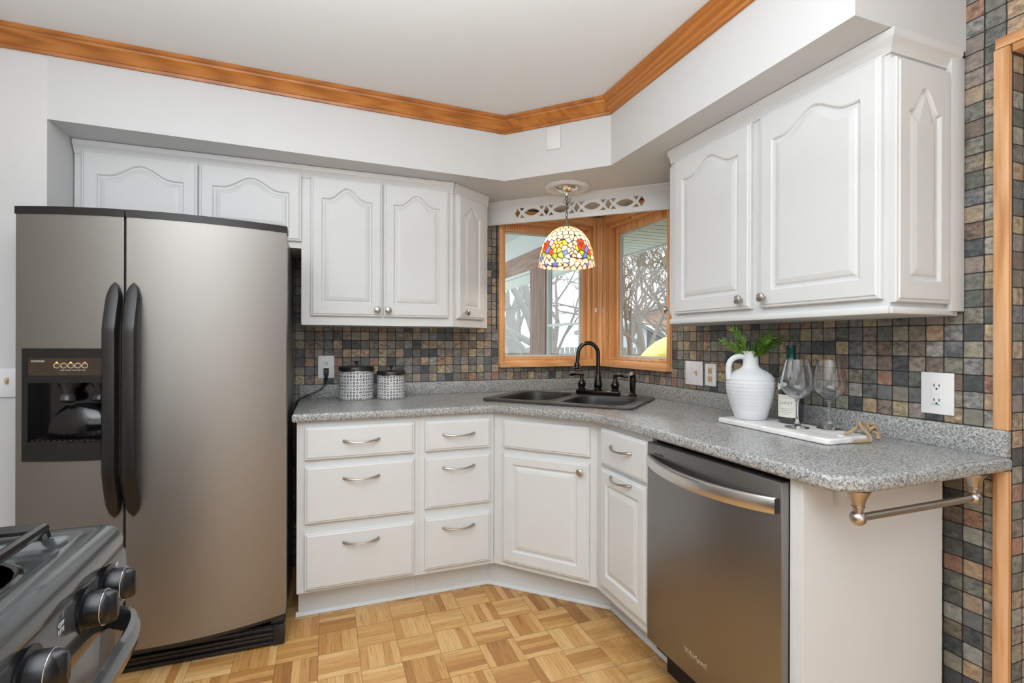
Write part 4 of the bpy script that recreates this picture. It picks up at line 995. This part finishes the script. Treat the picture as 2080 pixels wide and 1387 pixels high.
o5 = thing('wall_switch', 'pale double toggle switch plate on the wall left of the refrigerator', 'switch', (-2.89, -.54, 1.07))
MB().box(-2.925, -2.826, -.5455, -.5385, 1.012, 1.121, .003).build('cover_plate', 'plate', o5, True)
for x in (-2.902, -2.851):
    b = MB(); b.box(x - .005, x + .005, -.5475, -.545, 1.060, 1.086); b.box(x - .004, x + .004, -.560, -.547, 1.070, 1.081, .001); b.build('toggle', 'ivory', o5, True)
# plug + cord
pc = thing('power_cord', 'black appliance cord plugged into the outlet and trailing behind the counter end', 'cord', (-1.735, -.02, 1.05), None)
b = MB(); b.loops([[(-1.737 + sx * w_, y, z) for sx, z in ((-1, zc_ + h_), (1, zc_ + h_), (1, zc_ - h_), (-1, zc_ - h_))] for w_, h_, y, zc_ in ((.013, .013, -.008, 1.062), (.014, .014, -.024, 1.060), (.011, .016, -.034, 1.050))]); b.box(-1.7475, -1.7265, -.036, -.012, 1.030, 1.066, .006)
b.tube([(-1.737, -.026, 1.035), (-1.738, -.028, 1.010), (-1.742, -.029, .993)], [.009, .006, .004], 10); b.build('plug', 'blackp', pc, True)
def spline(pts, n=8):
    P_ = [Vector(p) for p in pts]; P_ = [P_[0]] + P_ + [P_[-1]]; o = []
    for i in range(1, len(P_) - 2):
        for k in range(n):
            t = k / n; p0, p1, p2, p3 = P_[i - 1:i + 3]
            o.append(.5 * ((2 * p1) + (p2 - p0) * t + (2 * p0 - 5 * p1 + 4 * p2 - p3) * t * t + (-p0 + 3 * p1 - 3 * p2 + p3) * t ** 3))
    o.append(P_[-2]); return o
b = MB(); b.tube(spline([(-1.742, -.029, .995), (-1.755, -.032, .972), (-1.790, -.036, .950), (-1.835, -.05, .930), (-1.868, -.09, .9195), (-1.878, -.13, .912), (-1.8815, -.17, .885), (-1.8815, -.19, .84), (-1.8815, -.19, .60), (-1.8815, -.19, .30)]), .0042, 8); b.build('cable', 'blackp', pc, True)

# ------------------------------------------------------------------ tray with vase, bottle, glasses
ZB = .9145; tx, ty = -.2235, -1.640; MT = frame(tx, ty, 0, math.radians(-91.5))
tr = thing('serving_board', 'white marble serving board with a rope loop at its near end', 'serving board', (tx, ty, ZB))
b = MB(); TH = .018
ol = rrect(-.235, .235, -.098, .088, .018, 4)
cu_hole = [(.205 + .009 * math.cos(i * PI / 6), -.01 + .009 * math.sin(i * PI / 6)) for i in range(12)]
curve_plate('board', ol, [cu_hole], TH, .004, 'marble', tr, MT @ Matrix.Translation((0, 0, ZB + TH / 2 + .0008)))
rp = spline([(-.219, -1.845, .937), (-.200, -1.850, .945), (-.175, -1.853, .958), (-.150, -1.853, .962), (-.128, -1.852, .962), (-.112, -1.852, .955), (-.108, -1.856, .942), (-.125, -1.860, .950), (-.135, -1.853, .966), (-.160, -1.855, .972), (-.178, -1.862, .972), (-.172, -1.870, .955), (-.163, -1.882, .938), (-.166, -1.888, .922), (-.190, -1.888, .9215), (-.225, -1.883, .9215)], 7)
b = MB(); b.tube(rp, .0048, 8)
b.tube(spline([(-.128, -1.862, .968), (-.112, -1.866, .962), (-.108, -1.862, .945), (-.122, -1.858, .938), (-.130, -1.864, .950), (-.118, -1.870, .958), (-.104, -1.868, .940), (-.098, -1.872, .9215)], 7), .0048, 8)
b.tube(spline([(-.125, -1.868, .944), (-.112, -1.874, .936), (-.118, -1.880, .9215)], 5), .0048, 8)
b.build('rope', 'rope', tr, True)
ZTT = ZB + TH + .0018
# vase
vx, vy = -.222, -1.478
vs = thing('vase', 'matte white ceramic jug vase with ribbed body and side handle', 'vase', (vx, vy, ZTT))
H = .256; pr = [(.0001, 0), (.052, 0), (.056, .004), (.064, .03), (.074, .06), (.082, .09), (.0865, .115), (.0875, .135), (.084, .152), (.074, .167), (.058, .179), (.040, .188), (.031, .196), (.0275, .206), (.0270, .235), (.0285, .246), (.032, .250), (.0325, .256), (.028, .256), (.025, .250), (.023, .21), (.022, .20), (.0001, .198)]
fine = []
for (r0, z0), (r1, z1) in zip(pr[1:-1], pr[2:]):
    m_ = 6 if .01 < z0 < .17 and z1 > z0 else 1
    for k in range(m_):
        t = k / m_; rr = r0 + (r1 - r0) * t; zz = z0 + (z1 - z0) * t
        if .02 < zz < .155 and z1 > z0: rr += .0007 * math.sin(zz * 2 * PI / .0135)
        fine.append((rr, zz))
fine = [(.0001, 0)] + fine + [pr[-1]]
b = MB(); b.lathe(fine, (vx, vy, ZTT), 56); b.build('body', 'vase', vs, True)
hx, hy = -.9368, .3497     # handle toward image left
hp = [(.020, .232), (.040, .236), (.062, .231), (.078, .216), (.084, .195), (.084, .17), (.083, .148)]
b = MB(); b.tube(spline([(vx + hx * r_, vy + hy * r_, ZTT + z) for r_, z in hp], 6), .0105, 12); b.build('handle', 'vase', vs, True)
# plant
plt_ = thing('greenery', 'sprigs of narrow green leaves standing in the white vase', 'plant', (vx, vy, ZTT + .2))
random.seed(11)
def sprig(d, ln, bend_, mat, nl, up=.8):
    b = MB(); dv = Vector(d).normalized(); base = Vector((vx + random.uniform(-.008, .008), vy + random.uniform(-.008, .008), ZTT + .205)); pts = []
    for i in range(9):
        t = i / 8; p = base + Vector((0, 0, 1)) * ln * up * (t - bend_ * t * t * .35) + Vector((dv.x, dv.y, 0)) * ln * (.35 * t + .40 * t * t)
        p.x = min(p.x, -.03); pts.append(p)
    b.tube(pts, [.0018 * (1 - .6 * i / 8) for i in range(9)], 5)
    for i in range(nl):
        t = .28 + .72 * i / nl; k = t * 8; j = min(7, int(k)); p = pts[j].lerp(pts[j + 1], k - j); tg = (pts[j + 1] - pts[j]).normalized()
        a = random.uniform(0, 2 * PI); o1_ = tg.orthogonal().normalized(); o2_ = tg.cross(o1_); sd2 = o1_ * math.cos(a) + o2_ * math.sin(a)
        L_ = random.uniform(.028, .048) * (1.05 - .4 * t); dr_ = (tg * .75 + sd2 * .65).normalized(); w_ = dr_.cross(sd2).normalized() * .0021
        q0_ = p; q1_ = p + dr_ * L_ * .5 + sd2 * .002; q2_ = p + dr_ * L_; nn = sd2 * .0005
        for q in (q0_, q1_, q2_):
            q.x = min(q.x, -.012)
        vsx = [b.bm.verts.new(q) for q in (q0_ - w_ * .4, q0_ + w_ * .4, q1_ + w_, q2_, q1_ - w_)]; b.bm.faces.new(vsx)
        if q2_.z > 1.295 and q2_.x > -.33:
            for v in vsx: v.co.z = min(v.co.z, 1.294)
    for v in b.bm.verts:
        if v.co.x > -.33: v.co.z = min(v.co.z, 1.296)
        v.co.z = min(v.co.z, 1.335)
    return b.build('sprig', mat, plt_)
sprig((-1, -.25, 0), .155, .25, 'leaf', 60, .95); sprig((-.85, .35, 0), .13, .4, 'leaf', 40, .8)
for d_, ln, be, mt in (((.1, -1, 0), .16, .7, 'leafd'), ((.3, -1, 0), .19, .9, 'leafd'), ((-.15, -1, 0), .15, .5, 'leaf'), ((.2, 1, 0), .10, .5, 'leafd'), ((-.2, -.9, 0), .12, .3, 'leaf'), ((.5, -.5, 0), .12, .4, 'leafd'), ((.0, .9, 0), .11, .6, 'leafd'), ((0, -1, 0), .135, .35, 'leafd'), ((-.4, -.8, 0), .13, .5, 'leafd'), ((.1, -.8, 0), .11, .2, 'leaf'), ((.1, .5, 0), .11, .2, 'leafd'), ((-.3, -1, 0), .20, .6, 'leafd')):
    sprig(d_, ln, be, mt, 46, .85)
# wine bottle
bx, by = -.158, -1.600
wb = thing('wine_bottle', 'dark wine bottle with cream label and green foil behind the left glass', 'wine bottle', (bx, by, ZTT))
b = MB(); b.lathe([(.0001, .004), (.032, .001), (.039, .0), (.0415, .004), (.0425, .012), (.0425, .135), (.041, .155), (.034, .178), (.024, .200), (.0175, .218), (.0155, .235), (.0145, .236), (.0001, .236)], (bx, by, ZTT), 40); b.build('body', 'wine', wb, True)
b = MB(); b.lathe([(.0158, .222), (.0156, .238), (.0148, .265), (.0162, .267), (.0162, .274), (.0148, .276), (.0145, .280), (.0001, .281)], (bx, by, ZTT), 28); b.build('foil_capsule', 'foil', wb, True)
vdir = math.atan2(CAM.y - by, CAM.x - bx) + .0 # label faces out into the room
def band(r_, a0, a1, z0, z1, name, mat, par, n=16, zf=None):
    b = MB(); V = []
    for i in range(n + 1):
        a = a0 + (a1 - a0) * i / n; z0_, z1_ = (z0, z1) if zf is None else zf(i / n)
        V.append([b.bm.verts.new((bx + r_ * math.cos(a), by + r_ * math.sin(a), ZTT + z)) for z in (z0_, z1_)])
    for p, q in zip(V, V[1:]): b.bm.faces.new((p[0], q[0], q[1], p[1]))
    return b.build(name, mat, par, True)
lb = math.radians(205)
LBL = band(.0428, lb - .98, lb + .85, .022, .102, 'label', 'paper', wb)
def label_text(s, size, z, off=0):
    for k, ch in enumerate(s):
        a = lb + off + (k - (len(s) - 1) / 2) * size * .72 / .043
        if ch == ' ': continue
        Mx = Matrix.Translation((bx + .0431 * math.cos(a), by + .0431 * math.sin(a), ZTT + z)) @ Matrix.Rotation(a + PI / 2, 4, 'Z') @ STAND
        text_mesh('lettering', ch, size, 'ink', LBL, Mx, .0001)
label_text('CURET', .013, .072, -.12)
for z, wd in ((.096, .5), (.090, .42), (.052, .55), (.046, .4), (.040, .5), (.033, .3)): band(.04292, lb - .12 - wd, lb - .12 + wd, z, z + .0011, 'print_line', 'ink', LBL)
nk = math.radians(232)
def zf(i): e = math.sqrt(max(0, 1 - (2 * i - 1) ** 2)) * .012 + .0005; return (.130 - e, .130 + e)
band(.0427, lb - 1.25, lb - .55, 0, 0, 'medal_seal', 'paper', wb, 16, zf)
band(.0427, lb - .62, lb + .0, 0, 0, 'medal_seal', 'paper', wb, 16, lambda i: tuple(z + .010 * (1) for z in (.130 - math.sqrt(max(0, 1 - (2 * i - 1) ** 2)) * .008, .130 + math.sqrt(max(0, 1 - (2 * i - 1) ** 2)) * .008)))
# glasses
def glass(x, y, label, root=None):
    g = thing('wine_glass', label, 'wine glass', (x, y, ZTT), 'wine glasses on the serving board')
    po_ = [(.0001, 0), (.036, 0), (.038, .0008), (.037, .002), (.020, .005), (.010, .012), (.0055, .022), (.0042, .035), (.0040, .08), (.0048, .089), (.010, .094), (.024, .103), (.040, .118), (.0495, .133), (.0520, .146), (.0500, .165), (.0440, .195), (.0365, .232)]
    pi_ = [(.0353, .232), (.0428, .195), (.0488, .165), (.0508, .146), (.0482, .134), (.0390, .1195), (.0225, .1045), (.010, .098), (.0001, .096)]
    b = MB(); b.lathe(po_[:11] + [(.0001, .0935)], (x, y, ZTT), 40); b.build('stem', 'crystal', g, True)
    b = MB(); b.lathe([(.0001, .0940)] + po_[11:] + pi_, (x, y, ZTT), 56); b.build('bowl', 'glass', g, True)
    return g
glass(-.234, -1.689, 'clear stemmed wine glass in front of the bottle, nearer the vase')
glass(-.150, -1.742, 'clear stemmed wine glass standing clear of the bottle, nearer the rope')
# ------------------------------------------------------------------ towel bar
tb_ = thing('towel_bar', 'brushed nickel towel bar hanging under the counter end', 'towel bar', (-.33, -2.12, .876))
for x in (-.560, -.115):
    b = MB(); y = -2.125
    b.lathe([(.0001, 0), (.026, 0), (.026, -.003), (.020, -.012), (.015, -.026), (.013, -.036), (.0145, -.037), (.0145, -.040), (.011, -.042), (.010, -.052)], (x, y, .8755), 28)
    b.lathe([(.018 * math.sin(a) + .0001, .018 * math.cos(a)) for a in [PI * i / 12 for i in range(13)]], (x, y, .8755 - .066), 24); b.build('post', 'nickel', tb_, True)
b = MB(); b.tube([(-.558, -2.125, .8095), (-.117, -2.125, .8095)], .0095, 20); b.build('bar', 'nickel', tb_, True)

# ------------------------------------------------------------------ outside
GZ = -.55
def ext(name, mb, mat, label, cat, kind=None):
    o = mb.build(name, mat, None); tag(o, label, cat, kind=kind); return o
ext('lawn', MB().box(-30, 60, .3, 70, GZ - .1, GZ), 'grass', 'winter lawn outside the window', 'lawn', 'structure')
# porch wall running out from the house corner
pw = thing('porch_wall', 'brown framed porch wall with glass panels outside the left window', 'porch', (.15, 1.5, GZ))
MB().box(.13, .19, .15, 2.75, 1.925, 2.105).build('beam', 'brownwoody', pw)
MB().box(.12, .20, .60 + .60, 1.545, GZ, 1.925).build('post', 'brownwood', pw)
MB().box(.12, .135, 1.19, 1.20, GZ, 1.925).build('post', 'brownwood', pw)
MB().box(.12, .20, 2.60, 2.75, GZ, 1.925).build('post', 'brownwood', pw)
MB().box(.13, .19, .15, 2.6, GZ, .98).build('lower_wall', 'porchwhite', pw)
MB().box(.14, .18, .15, 2.75, 2.105, 2.312).build('upper_wall', 'porchwhite', pw)
def pwin(y0, y1, z0, z1, mid=None):
    b = MB(); k = .028
    b.box(.135, .165, y0, y0 + k, z0, z1); b.box(.135, .165, y1 - k, y1, z0, z1); b.box(.135, .165, y0 + k, y1 - k, z1 - k, z1); b.box(.135, .165, y0 + k, y1 - k, z0, z0 + k)
    if mid: b.box(.135, .165, y0 + k, y1 - k, mid - .011, mid + .011)
    w_ = b.build('window_frame', 'alu', pw); MB().box(.150, .153, y0 + k, y1 - k, z0 + k, z1 - k).build('pane', 'pane', w_)
pwin(1.545, 2.60, .98, 1.925); pwin(.16, 1.19, .98, 1.925, 1.37)
ext('porch_ceiling', MB().box(-3, .19, .15, 3.2, 2.312, 2.36), 'porchwhite', 'white porch ceiling outside the left window', 'ceiling', 'structure')
# eave
ev = thing('roof_eave', 'pale green vented roof eave outside the right window', 'eave', (.45, 0, 2.0))
b = MB(); y = -3.2
while y < 4.2: b.box(.205 if y > .12 else .13, .77, y, y + .083, 2.000, 2.012); y += .095
b.build('soffit_panel', 'eave', ev); MB().box(.205, .77, -3.2, 4.2, 2.0121, 2.03).build('backing', 'eavedark', ev)
MB().box(.77, .80, -3.2, 4.2, 1.99, 2.12).build('fascia', 'alu', ev)
# fence
fn = thing('fence', 'weathered grey board fence at the back of the yard', 'fence', (6, 13, GZ))
b = MB(); x = -2
while x < 26: b.box(x, x + .14, 15 - x * .35, 15.03 - x * .35, GZ, 1.02 + .02 * random.random()); x += .16
b.build('boards', 'fence', fn)
b = MB(); b.prism([(-2, 15.73), (26, 5.93), (26, 5.98), (-2, 15.78)], .72, .80); b.prism([(-2, 15.73), (26, 5.93), (26, 5.98), (-2, 15.78)], -.1, -.02); b.build('rail', 'fence', fn)
# neighbour houses
def house(name, cx, cy, ang, w_, d_, hw, hr, mw, mr, label):
    h = thing(name, label, 'house', (cx, cy, GZ)); Mh = frame(cx, cy, 0, ang)
    b = MB(Mh); b.prism([(-w_ / 2, GZ), (w_ / 2, GZ), (w_ / 2, hw), (0, hr), (-w_ / 2, hw)], -d_ / 2, d_ / 2, 'y'); b.build('walls', mw, h)
    o_ = .5; sl = (hr - hw) / (w_ / 2)
    for s_ in (-1, 1):
        b = MB(Mh); b.prism([(0, hr + .02), (s_ * (w_ / 2 + o_), hw - sl * o_ + .02), (s_ * (w_ / 2 + o_), hw - sl * o_ + .2), (0, hr + .2)], -d_ / 2 - .4, d_ / 2 + .4, 'y'); b.build('roof', mr, h)
    b = MB(Mh); b.box(.6, 1.5, -d_ / 2 - .03, -d_ / 2 + .02, .9, 1.7); b.build('window', 'blackg', h)
house('brick_house', 16.3, 19.3, math.radians(-38), 9, 8, 1.7, 3.1, 'brick', 'roofgrey', 'tan brick house with a grey gable beyond the right window')
house('garden_shed', 9.6, 14.6, math.radians(-20), 4, 3, .9, 2.0, 'porchwhite', 'snowroof', 'pale shed with a white roof seen through the porch glass')
house('distant_house', 3.6, 23, math.radians(-10), 8, 6, 1.4, 2.6, 'brick', 'snowroof', 'distant low house beyond the porch glass')
# slide
def cpt(u, dist, z):
    r_ = (u - 1040) / 1015.8
    return Vector((CAM.x + dist * (r_ * math.cos(YAW) + math.sin(YAW)), CAM.y + dist * (-r_ * math.sin(YAW) + math.cos(YAW)), z))
sl_ = thing('tube_slide', 'yellow plastic tube slide in the yard outside the right window', 'slide', (4.4, 4.3, GZ))
b = MB(); pts = [(3.55, 4.95, .35), (3.70, 4.78, .75), (3.86, 4.62, 1.02), (4.02, 4.40, 1.17), (4.25, 4.1, 1.22), (4.5, 3.8, 1.25), (4.9, 3.4, 1.3), (5.4, 3.0, 1.34)]
b.tube(spline(pts, 6), .165, 24, cap=False); tub = b.build('tube', 'yellow', sl_, True)
for i in (14, 28): 
    pp = spline(pts, 6); b = MB(); b.tube([pp[i], pp[i].lerp(pp[i + 1], .3)], .175, 24); b.build('seam_ring', 'yellow', sl_, True)
b = MB(); b.box(4.9, 5.0, 3.35, 3.45, GZ, 1.12); b.box(3.86, 3.94, 4.5, 4.58, GZ, .85); b.build('support', 'brownwood', sl_)
# trees
def tree(name, x, y, h, r0, seed, label, split=3, mat='bark', lean=0):
    random.seed(seed); b = MB()
    def grow(p, d, ln, r_, lv):
        n = 4; pts = [p]; dd_ = d.copy()
        for i in range(n):
            dd_ = (dd_ + Vector((random.uniform(-.16, .16), random.uniform(-.16, .16), random.uniform(-.05, .12)))).normalized(); pts.append(pts[-1] + dd_ * ln / n)
        rs = [r_ * (1 - .45 * i / n) for i in range(n + 1)]
        b.tube(pts, [q * (1 if lv < 1 else .8 if lv < 3 else .6) for q in rs], 8 if lv < 2 else 4 if lv < 4 else 3, cap=False)
        if lv >= 5 or r_ < .004: return
        k = 3 if lv > 0 else split
        for i in range(k):
            a = random.uniform(0, 2 * PI); o1_ = dd_.orthogonal().normalized(); o2_ = dd_.cross(o1_)
            sp_ = random.uniform(.35, .75); nd = (dd_ * (1 - sp_ * .4) + (o1_ * math.cos(a) + o2_ * math.sin(a)) * sp_).normalized()
            st_ = pts[-1] if i < 2 else pts[random.randint(2, n - 1)]
            grow(st_, nd, ln * random.uniform(.62, .86), r_ * random.uniform(.48, .66), lv + 1)
    grow(Vector((x, y, GZ)), Vector((lean, 0, 1)).normalized(), h * .30, r0, 0)
    o = b.build(name, mat, None, True); tag(o, label, 'tree', 'bare trees in the yard'); return o
tree('bare_tree', 2.35, 5.6, 7.5, .17, 1, 'thick trunked bare tree seen through the porch glass right of the brown post', 4)
tree('bare_tree', 2.6, 8.2, 8, .20, 2, 'large bare tree seen through the far porch panel left of the brown post', 4, lean=-.1)
tree('bare_tree', 5.0, 6.2, 6.0, .11, 3, 'many stemmed bare tree in the middle of the right window', 6, 'twig')
tree('bare_tree', 6.3, 6.3, 6.5, .10, 4, 'bare tree at the right side of the right window behind the slide', 6, 'twig')
tree('bare_tree', 6.6, 9.6, 8, .12, 6, 'slender bare tree further back at the left side of the right window', 5, 'twig')
tree('bare_tree', 9.5, 10.6, 9, .14, 7, 'distant bare tree in front of the brick house', 5, 'twig')
tree('bare_tree', 4.6, 10.4, 8, .14, 8, 'distant bare tree behind the lamp shade through the porch glass', 5, 'twig')
tree('bare_tree', 12.5, 14.5, 11, .16, 21, 'far bare tree rising over the brick house roof', 6, 'twig')
tree('bare_tree', 9.0, 16.5, 11, .16, 22, 'far bare tree left of the brick house', 6, 'twig')
tree('bare_tree', 6.2, 17.5, 11, .16, 23, 'far bare tree beyond the garden shed', 6, 'twig')
